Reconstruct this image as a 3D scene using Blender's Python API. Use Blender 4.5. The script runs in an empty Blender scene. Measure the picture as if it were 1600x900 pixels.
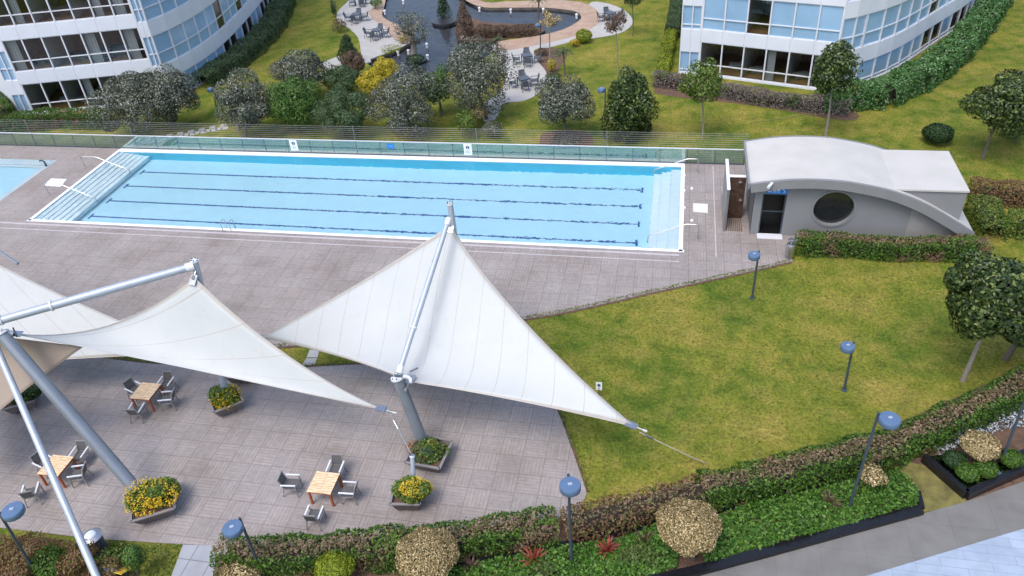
import bpy, math, random
import numpy as np
from mathutils import Vector, Matrix
from mathutils.geometry import tessellate_polygon
rnd = random.Random(7); rng = np.random.default_rng(11)
R = math.radians; PI = math.pi
sc = bpy.context.scene; col = sc.collection
# ------------------------------------------------------------------ camera
F = 1223.37; CP = np.array([39.2289, -35.7664, 23.5818])
yaw, pit, roll = -0.235118, 0.629364, -0.0818326
fw = np.array([math.sin(yaw)*math.cos(pit), math.cos(yaw)*math.cos(pit), -math.sin(pit)])
r0 = np.array([math.cos(yaw), -math.sin(yaw), 0.]); u0 = np.cross(r0, fw)
rt = math.cos(roll)*r0+math.sin(roll)*u0; up = -math.sin(roll)*r0+math.cos(roll)*u0
cam = bpy.data.cameras.new('camera'); co = bpy.data.objects.new('camera', cam); col.objects.link(co)
M = Matrix(((rt[0], up[0], -fw[0], CP[0]), (rt[1], up[1], -fw[1], CP[1]), (rt[2], up[2], -fw[2], CP[2]), (0, 0, 0, 1)))
co.matrix_world = M; cam.sensor_width = 36; cam.lens = F/1600*36; cam.clip_end = 1000; sc.camera = co
def ray(px, py): return fw+rt*(px-800)/F-up*(py-450)/F
def G(px, py, z=0.):                      # surveyed photo point -> point on the level plane z
    d = ray(px, py); t = (z-CP[2])/d[2]; p = CP+t*d; return Vector((p[0], p[1], z))
def GY(px, py, y):                        # ... -> point on the upright plane y
    d = ray(px, py); t = (y-CP[1])/d[1]; p = CP+t*d; return Vector((p[0], y, p[2]))
def PX(p):
    d = np.array(p)-CP; z = d@fw; return 800+F*(d@rt)/z, 450-F*(d@up)/z
def HZ(g, ypx):                           # height above g at which its vertical reaches picture row ypx
    a, b = 0., 30.
    for _ in range(40):
        m = (a+b)/2
        if PX((g[0], g[1], g[2]+m))[1] > ypx: a = m
        else: b = m
    return a
# ------------------------------------------------------------------ materials
def nt(name):
    m = bpy.data.materials.new(name); m.use_nodes = True
    return m, m.node_tree.nodes, m.node_tree.links, m.node_tree.nodes['Principled BSDF']
def c4(c): return (c[0], c[1], c[2], 1)
def noise(N, L, scale, detail=3, coord='Object', rough=.55):
    t = N.new('ShaderNodeTexCoord'); n = N.new('ShaderNodeTexNoise'); n.inputs['Scale'].default_value = scale
    n.inputs['Detail'].default_value = detail; n.inputs['Roughness'].default_value = rough
    L.new(t.outputs[coord], n.inputs['Vector']); return n
def ramp(N, L, src, stops):
    r = N.new('ShaderNodeValToRGB'); e = r.color_ramp.elements
    e[0].position, e[0].color = stops[0][0], c4(stops[0][1]); e[1].position, e[1].color = stops[-1][0], c4(stops[-1][1])
    for p, c in stops[1:-1]:
        x = e.new(p); x.color = c4(c)
    L.new(src, r.inputs['Fac']); return r
def mixc(N, L, fac, a, b, mode='MIX'):
    m = N.new('ShaderNodeMix'); m.data_type = 'RGBA'; m.blend_type = mode
    if isinstance(fac, float): m.inputs[0].default_value = fac
    else: L.new(fac, m.inputs[0])
    for s, i in ((a, 6), (b, 7)):
        if isinstance(s, tuple): m.inputs[i].default_value = c4(s)
        else: L.new(s, m.inputs[i])
    return m.outputs[2]
def math_(N, L, op, a, b=None):
    m = N.new('ShaderNodeMath'); m.operation = op
    for i, s in enumerate((a, b)):
        if s is None: continue
        if isinstance(s, (int, float)): m.inputs[i].default_value = s
        else: L.new(s, m.inputs[i])
    return m.outputs[0]
def mat(name, c, rough=.6, metal=0., var=.12, scale=3., bump=0., bscale=20., spec=.5):
    m, N, L, b = nt(name); b.inputs['Roughness'].default_value = rough; b.inputs['Metallic'].default_value = metal
    b.inputs['Specular IOR Level'].default_value = spec
    n = noise(N, L, scale, 4)
    r = ramp(N, L, n.outputs['Fac'], [(.3, tuple(x*(1-var) for x in c)), (.7, tuple(min(1, x*(1+var)) for x in c))])
    L.new(r.outputs[0], b.inputs['Base Color'])
    if bump:
        n2 = noise(N, L, bscale, 3); bp = N.new('ShaderNodeBump'); bp.inputs['Strength'].default_value = bump
        bp.inputs['Distance'].default_value = .05; L.new(n2.outputs['Fac'], bp.inputs['Height']); L.new(bp.outputs[0], b.inputs['Normal'])
    return m
def leafmat(name, cols, spec=.3, trans=.25, rough=.5, patch=None):
    m, N, L, b = nt(name); g = N.new('ShaderNodeNewGeometry')
    k = len(cols); r = ramp(N, L, g.outputs['Random Per Island'], [(i/(k-1) if k > 1 else 0, c) for i, c in enumerate(cols)])
    out = r.outputs[0]
    if patch:
        n = noise(N, L, patch[1], 2); f = ramp(N, L, n.outputs['Fac'], [(patch[2], (0, 0, 0)), (patch[2]+.12, (1, 1, 1))])
        g2 = ramp(N, L, g.outputs['Random Per Island'], [(0, tuple(x*.6 for x in patch[0])), (1, tuple(x*1.4 for x in patch[0]))])
        out = mixc(N, L, f.outputs[0], out, g2.outputs[0])
    L.new(out, b.inputs['Base Color']); b.inputs['Roughness'].default_value = rough; b.inputs['Specular IOR Level'].default_value = spec
    if trans:
        t = N.new('ShaderNodeBsdfTranslucent'); L.new(out, t.inputs['Color']); mx = N.new('ShaderNodeMixShader')
        mx.inputs[0].default_value = trans; L.new(b.outputs[0], mx.inputs[1]); L.new(t.outputs[0], mx.inputs[2])
        L.new(mx.outputs[0], N['Material Output'].inputs['Surface'])
    return m
def lawnmat():
    m, N, L, b = nt('grass'); b.inputs['Roughness'].default_value = .9; b.inputs['Specular IOR Level'].default_value = .1
    a = noise(N, L, .22, 5, rough=.62)
    r1 = ramp(N, L, a.outputs['Fac'], [(.3, (.045, .088, .011)), (.43, (.1, .138, .018)), (.54, (.182, .184, .027)), (.66, (.275, .22, .055))])
    c = noise(N, L, .9, 4); r2 = ramp(N, L, c.outputs['Fac'], [(.33, (.036, .082, .011)), (.47, (.13, .16, .021)), (.62, (.26, .215, .052))])
    o = mixc(N, L, .45, r1.outputs[0], r2.outputs[0])
    d = noise(N, L, 8., 4, rough=.9); r3 = ramp(N, L, d.outputs['Fac'], [(.36, (.4, .42, .4)), (.64, (1.5, 1.5, 1.5))])
    o = mixc(N, L, .8, o, r3.outputs[0], 'MULTIPLY')
    L.new(o, b.inputs['Base Color'])
    e = noise(N, L, 22., 3, rough=.8); bp = N.new('ShaderNodeBump'); bp.inputs['Strength'].default_value = .7; bp.inputs['Distance'].default_value = .06
    L.new(e.outputs['Fac'], bp.inputs['Height']); L.new(bp.outputs[0], b.inputs['Normal']); return m
def deckmat():
    m, N, L, b = nt('clay_paving'); b.inputs['Roughness'].default_value = .75; b.inputs['Specular IOR Level'].default_value = .3
    t = N.new('ShaderNodeTexCoord'); s = N.new('ShaderNodeSeparateXYZ'); L.new(t.outputs['Object'], s.inputs[0])
    S = .9
    ux = math_(N, L, 'DIVIDE', s.outputs[0], S); uy = math_(N, L, 'DIVIDE', s.outputs[1], S)
    fx = math_(N, L, 'FLOOR', ux); fy = math_(N, L, 'FLOOR', uy)
    par = math_(N, L, 'FLOORED_MODULO', math_(N, L, 'ADD', fx, fy), 2.)
    def strips(u):
        q = math_(N, L, 'FRACT', math_(N, L, 'MULTIPLY', u, 6.))
        return math_(N, L, 'LESS_THAN', math_(N, L, 'ABSOLUTE', math_(N, L, 'SUBTRACT', q, .5)), .36), math_(N, L, 'FLOOR', math_(N, L, 'MULTIPLY', u, 6.))
    sx, ix = strips(ux); sy, iy = strips(uy)
    mx = N.new('ShaderNodeMix'); L.new(par, mx.inputs[0]); L.new(sx, mx.inputs[2]); L.new(sy, mx.inputs[3]); st = mx.outputs[0]
    mi = N.new('ShaderNodeMix'); L.new(par, mi.inputs[0]); L.new(ix, mi.inputs[2]); L.new(iy, mi.inputs[3])
    wn = N.new('ShaderNodeTexWhiteNoise'); wn.noise_dimensions = '2D'; cb = N.new('ShaderNodeCombineXYZ'); L.new(fx, cb.inputs[0]); L.new(fy, cb.inputs[1]); L.new(cb.outputs[0], wn.inputs['Vector'])
    wb = N.new('ShaderNodeTexWhiteNoise'); wb.noise_dimensions = '3D'; c2 = N.new('ShaderNodeCombineXYZ'); L.new(fx, c2.inputs[0]); L.new(fy, c2.inputs[1]); L.new(mi.outputs[0], c2.inputs[2]); L.new(c2.outputs[0], wb.inputs['Vector'])
    tile = ramp(N, L, wn.outputs['Value'], [(0, (.262, .236, .224)), (.5, (.274, .248, .236)), (1, (.29, .257, .24))])
    br = ramp(N, L, wb.outputs['Value'], [(0, (.93, .93, .93)), (1, (1.06, 1.05, 1.04))])
    o = mixc(N, L, 1., tile.outputs[0], br.outputs[0], 'MULTIPLY')
    o = mixc(N, L, st, (.24, .214, .203), o)
    # seam between tiles
    def edge(u): return math_(N, L, 'GREATER_THAN', math_(N, L, 'ABSOLUTE', math_(N, L, 'SUBTRACT', math_(N, L, 'FRACT', u), .5)), .478)
    ed = math_(N, L, 'MAXIMUM', edge(ux), edge(uy)); o = mixc(N, L, ed, o, (.205, .176, .168))
    w = noise(N, L, .35, 5); wr = ramp(N, L, w.outputs['Fac'], [(.28, (.76, .73, .7)), (.42, (.93, .92, .91)), (.7, (1.12, 1.13, 1.16))]); o = mixc(N, L, 1., o, wr.outputs[0], 'MULTIPLY')
    w = noise(N, L, 5., 4); wr = ramp(N, L, w.outputs['Fac'], [(.3, (.88, .88, .88)), (.7, (1.1, 1.1, 1.1))]); o = mixc(N, L, 1., o, wr.outputs[0], 'MULTIPLY')
    L.new(o, b.inputs['Base Color'])
    bp = N.new('ShaderNodeBump'); bp.inputs['Strength'].default_value = .15; bp.inputs['Distance'].default_value = .01; L.new(st, bp.inputs['Height']); L.new(bp.outputs[0], b.inputs['Normal']); return m
def brickmat(name, c1, c2, mortar, w, h, ms=.012, rough=.7, squash=0., var=.15):
    m, N, L, b = nt(name); t = N.new('ShaderNodeTexCoord'); k = N.new('ShaderNodeTexBrick'); L.new(t.outputs['Object'], k.inputs['Vector'])
    k.inputs['Color1'].default_value = c4(c1); k.inputs['Color2'].default_value = c4(c2); k.inputs['Mortar'].default_value = c4(mortar)
    k.inputs['Scale'].default_value = 1; k.inputs['Mortar Size'].default_value = ms; k.inputs['Brick Width'].default_value = w; k.inputs['Row Height'].default_value = h
    k.offset = squash
    n = noise(N, L, 1.2, 5); r = ramp(N, L, n.outputs['Fac'], [(.3, (1-var,)*3), (.7, (1+var*.8,)*3)])
    L.new(mixc(N, L, 1., k.outputs['Color'], r.outputs[0], 'MULTIPLY'), b.inputs['Base Color']); b.inputs['Roughness'].default_value = rough; return m
def glassmat(name, tint, refl, ior=1.5, rough=.02):
    m, N, L, b = nt(name); N.remove(b); t = N.new('ShaderNodeBsdfTransparent'); t.inputs[0].default_value = c4(tint)
    g = N.new('ShaderNodeBsdfGlossy'); g.inputs['Roughness'].default_value = rough
    f = N.new('ShaderNodeFresnel'); ge = N.new('ShaderNodeNewGeometry'); im = N.new('ShaderNodeMix'); L.new(ge.outputs['Backfacing'], im.inputs[0]); im.inputs[2].default_value = ior; im.inputs[3].default_value = 1/ior; L.new(im.outputs[0], f.inputs['IOR'])
    a = math_(N, L, 'ADD', f.outputs[0], refl); x = N.new('ShaderNodeMixShader'); L.new(a, x.inputs[0]); L.new(t.outputs[0], x.inputs[1]); L.new(g.outputs[0], x.inputs[2])
    L.new(x.outputs[0], N['Material Output'].inputs['Surface']); return m
def watermat(name, tint, ior=1.33, refl=0., bump=.15, scale=2.5):
    m = glassmat(name, tint, refl, ior, .01); N, L = m.node_tree.nodes, m.node_tree.links
    n = noise(N, L, scale, 3); bp = N.new('ShaderNodeBump'); bp.inputs['Strength'].default_value = bump; bp.inputs['Distance'].default_value = .05
    L.new(n.outputs['Fac'], bp.inputs['Height'])
    for x in N:
        if x.type in ('BSDF_GLOSSY', 'FRESNEL'): L.new(bp.outputs[0], x.inputs['Normal'])
    return m
def pool_surface():
    """real refracting water: ripples grow towards the right-hand end of the pool"""
    m, N, L, b = nt('pool_water'); N.remove(b); t = N.new('ShaderNodeBsdfRefraction'); t.inputs['Color'].default_value = (.885, .98, 1, 1); t.inputs['IOR'].default_value = 1.33; t.inputs['Roughness'].default_value = 0
    g = N.new('ShaderNodeBsdfGlossy'); g.inputs['Roughness'].default_value = .01; f = N.new('ShaderNodeFresnel'); f.inputs['IOR'].default_value = 1.33
    x = N.new('ShaderNodeMixShader'); L.new(f.outputs[0], x.inputs[0]); L.new(t.outputs[0], x.inputs[1]); L.new(g.outputs[0], x.inputs[2]); L.new(x.outputs[0], N['Material Output'].inputs['Surface'])
    tc = N.new('ShaderNodeTexCoord'); s = N.new('ShaderNodeSeparateXYZ'); L.new(tc.outputs['Object'], s.inputs[0]); mr = N.new('ShaderNodeMapRange'); L.new(s.outputs[0], mr.inputs[0]); mr.inputs[1].default_value = 8; mr.inputs[2].default_value = 38; mr.inputs[3].default_value = .12; mr.inputs[4].default_value = 1.5
    n = noise(N, L, 2.6, 2); h = math_(N, L, 'MULTIPLY', n.outputs['Fac'], mr.outputs[0]); bp = N.new('ShaderNodeBump'); bp.inputs['Strength'].default_value = .5; bp.inputs['Distance'].default_value = .06
    L.new(h, bp.inputs['Height'])
    for q in (t, g, f): L.new(bp.outputs[0], q.inputs['Normal'])
    return m
def sailmat():
    m, N, L, b = nt('sail_fabric'); uv = N.new('ShaderNodeUVMap'); s = N.new('ShaderNodeSeparateXYZ'); L.new(uv.outputs[0], s.inputs[0])
    q = math_(N, L, 'FRACT', s.outputs[0]); a = math_(N, L, 'LESS_THAN', math_(N, L, 'ABSOLUTE', math_(N, L, 'SUBTRACT', q, .5)), .013)
    n = noise(N, L, 1.5, 4); f = math_(N, L, 'MULTIPLY', a, math_(N, L, 'ADD', math_(N, L, 'MULTIPLY', n.outputs['Fac'], .9), .12))
    n2 = noise(N, L, .5, 4); r = ramp(N, L, n2.outputs['Fac'], [(.3, (.56, .585, .585)), (.7, (.6, .622, .62))])
    o = mixc(N, L, f, r.outputs[0], (.42, .37, .31))
    h = math_(N, L, 'LESS_THAN', s.outputs[1], .018); o = mixc(N, L, math_(N, L, 'MULTIPLY', h, .55), o, (.5, .44, .36))
    wn = noise(N, L, 1.1, 3); wb = N.new('ShaderNodeBump'); wb.inputs['Strength'].default_value = .35; wb.inputs['Distance'].default_value = .06; L.new(wn.outputs['Fac'], wb.inputs['Height']); L.new(wb.outputs[0], b.inputs['Normal'])
    ds = noise(N, L, 2.3, 6, rough=.75); dr = ramp(N, L, ds.outputs['Fac'], [(.56, (1, 1, 1)), (.85, (.9, .87, .82))]); o = mixc(N, L, 1., o, dr.outputs[0], 'MULTIPLY')
    L.new(o, b.inputs['Base Color']); b.inputs['Roughness'].default_value = .45; b.inputs['Specular IOR Level'].default_value = .3
    t = N.new('ShaderNodeBsdfTranslucent'); L.new(o, t.inputs[0]); x = N.new('ShaderNodeMixShader'); x.inputs[0].default_value = .3
    L.new(b.outputs[0], x.inputs[1]); L.new(t.outputs[0], x.inputs[2]); L.new(x.outputs[0], N['Material Output'].inputs['Surface']); return m
MT = dict(
 grass=lawnmat(), deck=deckmat(), sail=sailmat(),
 white=mat('white_panel', (.62, .65, .71), .4, var=.05, scale=.6), frame=mat('white_frame', (.6, .62, .66), .4, var=.03),
 core_shade=mat('hedge_shade_dark', (.035, .028, .018), .95, var=.4, scale=9),
 steel=mat('painted_steel', (.2, .225, .26), .35, .3, var=.06, scale=1.2), steel_light=mat('pale_steel', (.38, .43, .5), .45, .3, var=.05),
 chrome=mat('stainless_steel', (.5, .51, .53), .38, 1., var=.05), alum=mat('brushed_aluminium', (.33, .315, .305), .4, .5, var=.05),
 mesh=mat('dark_mesh_fabric', (.09, .088, .09), .8, var=.15, scale=30), wood=None,
 dark_metal=mat('dark_post_paint', (.05, .07, .09), .5, .2, var=.1), lamp=mat('lamp_head_paint', (.1, .165, .275), .35, .2, var=.08, scale=4), lens=mat('lamp_lens', (.6, .66, .7), .3),
 tile=None, wall_tile=mat('cyan_tile', (.08, .7, .98), .4, var=.06, scale=.5), lane=mat('blue_tile', (.01, .1, .36), .4),
 coping=mat('white_coping', (.8, .84, .88), .5, var=.04), drain=mat('pale_grating', (.42, .39, .4), .6),
 soil=mat('soil', (.11, .065, .042), .95, var=.35, scale=4, bump=.6, bscale=15), bark=mat('bark', (.13, .105, .085), .9, var=.3, scale=12, bump=.5), bark_pale=mat('pale_bark', (.24, .21, .18), .9, var=.25, scale=12, bump=.4),
 granite=mat('black_granite', (.008, .008, .01), .3, var=.3, scale=8), granite_dull=mat('dark_stone', (.03, .03, .034), .35, var=.3, scale=6),
 concrete=mat('patio_concrete', (.38, .37, .355), .7, var=.08, scale=1.5, bump=.1), asphalt=brickmat('grey_paving', (.148, .145, .138), (.156, .152, .145), (.13, .127, .12), 1.5, 1.5, .012, .8, 0., .14),
 slab=brickmat('stone_slab', (.25, .27, .3), (.29, .3, .33), (.15, .16, .17), .8, .8, .02), pale_pave=brickmat('pale_paving', (.27, .33, .42), (.31, .37, .46), (.22, .27, .34), 1.6, .35, .012, .6, .5),
 ring=brickmat('tan_decking', (.36, .25, .18), (.42, .3, .22), (.22, .15, .11), 1.8, .22, .02, .7, .5),
 hut=mat('grey_render', (.2, .205, .212), .8, var=.05, scale=.8), hut_edge=mat('mid_grey_trim', (.2, .205, .212), .7, var=.05), roof=mat('pale_roof_sheet', (.45, .44, .415), .6, var=.06, scale=.9), hut_wood=brickmat('grey_boards', (.26, .25, .24), (.3, .29, .28), (.15, .145, .14), 3, .15, .012),
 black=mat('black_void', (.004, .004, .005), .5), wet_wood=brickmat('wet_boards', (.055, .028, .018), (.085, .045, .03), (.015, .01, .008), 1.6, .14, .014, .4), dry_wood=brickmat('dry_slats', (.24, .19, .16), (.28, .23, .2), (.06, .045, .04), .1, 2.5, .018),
 planter=mat('weathered_planter_wood', (.13, .105, .1), .7, var=.2, scale=6), planter_rim=mat('planter_rim', (.2, .185, .185), .6), orange=mat('red_teak', (.34, .09, .035), .6, var=.2),
 glass=glassmat('fence_glass', (.72, .93, .95), .22), win_glass=glassmat('clear_window_glass', (.62, .66, .68), .04),
 frost=mat('blue_window_glass', (.25, .41, .58), .12, var=.12, scale=.35, spec=.8), dkglass=mat('dark_window_glass', (.018, .02, .022), .08, var=.5, scale=.4, spec=.8),
 water=pool_surface(), pond=watermat('pond_water', (.6, .62, .66), ior=1.2, bump=.5, refl=.02, scale=1.2),
 room=mat('room_floor_brown', (.3, .17, .08), .6, var=.2, scale=.6), room_wall=mat('room_wall_pale', (.5, .5, .48), .8, var=.05), room_dark=mat('room_wall_brown', (.09, .055, .035), .8, var=.2, scale=.5),
 sign_blue=mat('sign_blue', (.015, .2, .62), .4, var=.03), sign_white=mat('sign_white', (.78, .8, .82), .4, var=.02), sign_navy=mat('sign_navy', (.01, .06, .2), .4), sign_yellow=mat('sign_yellow', (.6, .4, .05), .5), sign_sky=mat('sign_sky', (.1, .33, .6), .5),
 tan=mat('sail_shade_tan', (.27, .22, .18), .8, var=.05, scale=.8), rope=mat('tan_strap', (.42, .38, .26), .8), wire=mat('wire_metal', (.4, .4, .4), .35, .8), pond_floor=mat('dark_pond_tile', (.1, .095, .09), .4, var=.3, scale=1.5), garden_metal=mat('blue_grey_metal', (.1, .115, .14), .5, .3),
)
MT['worn_grass'] = mat('worn_grass', (.14, .125, .035), .95, var=.45, scale=2.2, bump=.6, bscale=18)
MT['wet_boards_up'] = mat('wet_brown_boards', (.07, .038, .024), .4, var=.5, scale=5)
def woodmat():
    m, N, L, b = nt('teak_top'); t = N.new('ShaderNodeTexCoord'); mp = N.new('ShaderNodeMapping'); mp.inputs['Scale'].default_value = (1, 9, 1)
    L.new(t.outputs['Object'], mp.inputs[0]); n = N.new('ShaderNodeTexNoise'); n.inputs['Scale'].default_value = 3; n.inputs['Detail'].default_value = 5; L.new(mp.outputs[0], n.inputs['Vector'])
    r = ramp(N, L, n.outputs['Fac'], [(.35, (.5, .33, .19)), (.5, (.68, .5, .31)), (.68, (.8, .62, .42))]); L.new(r.outputs[0], b.inputs['Base Color']); b.inputs['Roughness'].default_value = .6; return m
MT['wood'] = woodmat()
MT['tile'] = brickmat('pale_pool_tile', (.62, .88, 1.), (.625, .885, 1.), (.6, .865, .98), .3, .3, .008, .4, 0., .03)
LF = dict(
 olive=leafmat('olive_leaves', [(.016, .022, .012), (.052, .062, .04), (.125, .14, .1), (.32, .34, .27)], trans=.1, spec=.3),
 green=leafmat('green_leaves', [(.02, .06, .012), (.05, .12, .02), (.1, .19, .035), (.17, .27, .07)]),
 mid=leafmat('mid_green_leaves', [(.03, .06, .025), (.065, .115, .045), (.12, .18, .08)]),
 magnolia=leafmat('glossy_dark_leaves', [(.008, .018, .004), (.02, .045, .009), (.05, .085, .017), (.17, .21, .055)], spec=.35, rough=.4, trans=.1),
 lime=leafmat('young_leaves', [(.035, .07, .015), (.09, .15, .025), (.22, .28, .05)]),
 yellow=leafmat('golden_needles', [(.25, .2, .02), (.48, .4, .03), (.6, .5, .06)]),
 orange=leafmat('yellow_flowering_leaves', [(.2, .16, .01), (.5, .36, .01), (.6, .42, .02)]),
 dark=leafmat('dark_evergreen_leaves', [(.008, .025, .008), (.02, .05, .014), (.04, .08, .02)], trans=.08),
 hedge=leafmat('hedge_leaves', [(.015, .05, .008), (.055, .125, .016), (.13, .22, .03)], patch=((.19, .125, .075), .8, .56)),
 hedge_brown=leafmat('brown_hedge_leaves', [(.12, .06, .03), (.25, .14, .075), (.13, .15, .035)], patch=((.07, .11, .025), .8, .56)),
 hedge_top=leafmat('hedge_top_leaves', [(.07, .09, .02), (.18, .13, .07), (.3, .2, .14)], patch=((.09, .17, .02), .7, .54)),
 ivy=leafmat('ivy_leaves', [(.015, .065, .012), (.045, .14, .025), (.1, .22, .06), (.24, .34, .18)]),
 lilac=leafmat('grey_twiggy_leaves', [(.09, .07, .065), (.2, .17, .15), (.3, .26, .23)], patch=((.06, .1, .03), .5, .6)),
 cover=leafmat('ground_cover_leaves', [(.02, .07, .008), (.06, .15, .018), (.14, .26, .04)], patch=((.08, .12, .03), .7, .6)),
 cream=leafmat('variegated_cream_leaves', [(.08, .07, .02), (.36, .28, .13), (.66, .52, .3)], trans=.15),
 chart=leafmat('yellow_green_leaves', [(.08, .13, .01), (.2, .26, .015), (.33, .36, .03)]),
 red=leafmat('red_spiky_leaves', [(.22, .03, .02), (.38, .07, .05), (.2, .1, .07)]), maroon=leafmat('maroon_leaves', [(.08, .04, .035), (.16, .09, .07), (.12, .12, .05)]),
 silver=leafmat('silver_leaves', [(.16, .19, .21), (.36, .4, .43), (.55, .6, .63)], trans=.1), palm=leafmat('palm_fronds', [(.04, .07, .025), (.11, .15, .07), (.2, .24, .13)]),
 flower=leafmat('yellow_flowers', [(.5, .33, .01), (.75, .52, .02), (.6, .4, .06)]), rust=leafmat('rusty_leaves', [(.2, .07, .02), (.35, .14, .04), (.12, .12, .03)]),
 grassy=leafmat('meadow_leaves', [(.04, .09, .012), (.13, .17, .025), (.24, .23, .05)]),
)
# ------------------------------------------------------------------ mesh helpers
class MB:
    def __init__(s): s.v = []; s.f = []
    def poly(s, pts): n = len(s.v); s.v += [tuple(p) for p in pts]; s.f.append(tuple(range(n, n+len(pts))))
    def box(s, c, d, rz=0., M=None):
        n = len(s.v); cs, sn = math.cos(rz), math.sin(rz)
        for x in (-.5, .5):
            for y in (-.5, .5):
                for z in (-.5, .5):
                    a, b = x*d[0], y*d[1]; p = Vector((c[0]+a*cs-b*sn, c[1]+a*sn+b*cs, c[2]+z*d[2])); s.v.append(tuple(M @ p) if M else tuple(p))
        s.f += [tuple(n+i for i in q) for q in ((0, 1, 3, 2), (4, 6, 7, 5), (0, 4, 5, 1), (2, 3, 7, 6), (0, 2, 6, 4), (1, 5, 7, 3))]; return s
    def bar(s, a, b, w, h=None, upv=(0, 0, 1)):          # rectangular bar a->b, w sideways, h along up
        a, b = Vector(a), Vector(b); h = h or w; d = (b-a).normalized(); u = Vector(upv)
        if abs(d.dot(u)) > .98: u = Vector((1, 0, 0))
        sd = d.cross(u).normalized(); u = sd.cross(d).normalized(); n = len(s.v)
        for p in (a, b):
            for x, y in ((-1, -1), (1, -1), (1, 1), (-1, 1)): s.v.append(tuple(p+sd*x*w/2+u*y*h/2))
        s.f += [tuple(n+i for i in q) for q in ((0, 1, 2, 3), (7, 6, 5, 4), (0, 4, 5, 1), (1, 5, 6, 2), (2, 6, 7, 3), (3, 7, 4, 0))]; return s
    def tube(s, pts, r, k=10, cap=True):
        pts = [Vector(p) for p in pts]; rs = r if isinstance(r, (list, tuple)) else [r]*len(pts); n = len(s.v); u = None
        for i, p in enumerate(pts):
            d = (pts[min(i+1, len(pts)-1)]-pts[max(i-1, 0)]).normalized()
            if u is None: u = d.orthogonal().normalized()
            u = (u-d*u.dot(d)).normalized(); w = d.cross(u)
            for j in range(k):
                a = 2*PI*j/k; s.v.append(tuple(p+(u*math.cos(a)+w*math.sin(a))*rs[i]))
        for i in range(len(pts)-1):
            for j in range(k): a = n+i*k+j; b = n+i*k+(j+1) % k; s.f.append((a, b, b+k, a+k))
        if cap: s.f.append(tuple(n+j for j in reversed(range(k)))); s.f.append(tuple(n+(len(pts)-1)*k+j for j in range(k)))
        return s
    def lathe(s, prof, c=(0, 0, 0), k=20):
        n = len(s.v)
        for r, z in prof:
            for j in range(k): a = 2*PI*j/k; s.v.append((c[0]+r*math.cos(a), c[1]+r*math.sin(a), c[2]+z))
        for i in range(len(prof)-1):
            for j in range(k): a = n+i*k+j; b = n+i*k+(j+1) % k; s.f.append((a, b, b+k, a+k))
        s.f.append(tuple(n+j for j in reversed(range(k)))); s.f.append(tuple(n+(len(prof)-1)*k+j for j in range(k))); return s
    def prism(s, poly, z0, z1, holes=()):
        loops = [poly]+list(holes); flat = [p for l in loops for p in l]; n = len(s.v)
        tri = tessellate_polygon([[Vector((p[0], p[1], 0)) for p in l] for l in loops])
        s.v += [(p[0], p[1], z1) for p in flat]; m = len(flat)
        for a, b, c in tri:
            A, B, Cc = flat[a], flat[b], flat[c]
            if (B[0]-A[0])*(Cc[1]-A[1])-(B[1]-A[1])*(Cc[0]-A[0]) < 0: b, c = c, b
            s.f.append((n+a, n+b, n+c))
        if z0 is not None:
            s.v += [(p[0], p[1], z0) for p in flat]; o = 0
            for l in loops:
                for i in range(len(l)): a = o+i; b = o+(i+1) % len(l); s.f.append((n+a, n+b, n+m+b, n+m+a))
                o += len(l)
        return s
def mesh_obj(name, me, m, parent=None, smooth=False):
    me.name = name; o = bpy.data.objects.new(name, me); col.objects.link(o); me.materials.append(m)
    if parent is not None: o.parent = parent
    if smooth: me.polygons.foreach_set('use_smooth', [True]*len(me.polygons))
    return o
def build(name, mb, m, parent=None, smooth=False, fix=True):
    me = bpy.data.meshes.new(name)
    v = mb.v
    me.from_pydata(v, [], mb.f)
    if fix:
        import bmesh; bm = bmesh.new(); bm.from_mesh(me); bmesh.ops.recalc_face_normals(bm, faces=bm.faces); bm.to_mesh(me); bm.free()
    if fix and me.polygons and all(abs(p.normal.z) > .99 for p in me.polygons) and sum(p.normal.z*p.area for p in me.polygons) < 0 and max(v.co.z for v in me.vertices)-min(v.co.z for v in me.vertices) < .001: me.flip_normals()
    o = mesh_obj(name, me, m, parent, False)
    if smooth:
        me.polygons.foreach_set('use_smooth', [True]*len(me.polygons)); me.set_sharp_from_angle(angle=R(40))
    return o
def tag(o, label, cat, group=None):
    o['label'] = label; o['category'] = cat
    if group: o['group'] = group
    return o
def thing(name, loc, label, cat, group=None, rz=0., world=False):
    """Empty at the thing's base. world=True: parts are given in world coordinates (and shifted by the empty's place)."""
    o = bpy.data.objects.new(name, None); col.objects.link(o); o.location = loc; o.rotation_euler.z = rz; o.empty_display_size = .3
    if world: WORLD.add(o.name)
    return tag(o, label, cat, group)
WORLD = set()
def part(name, mb, m, parent, smooth=False):
    q = parent; off = None
    while q is not None:
        if q.name in WORLD: off = q.location; break
        q = q.parent
    if off is not None: mb.v = [(p[0]-off[0], p[1]-off[1], p[2]-off[2]) for p in mb.v]
    return build(name, mb, m, parent, smooth)
def struct(name, mb, m, kind='structure'):
    o = build(name, mb, m); o['kind'] = kind; return o
def copytree(o, parent=None):
    c = o.copy(); col.objects.link(c); c.parent = parent
    for ch in list(o.children): copytree(ch, c)
    return c
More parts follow.
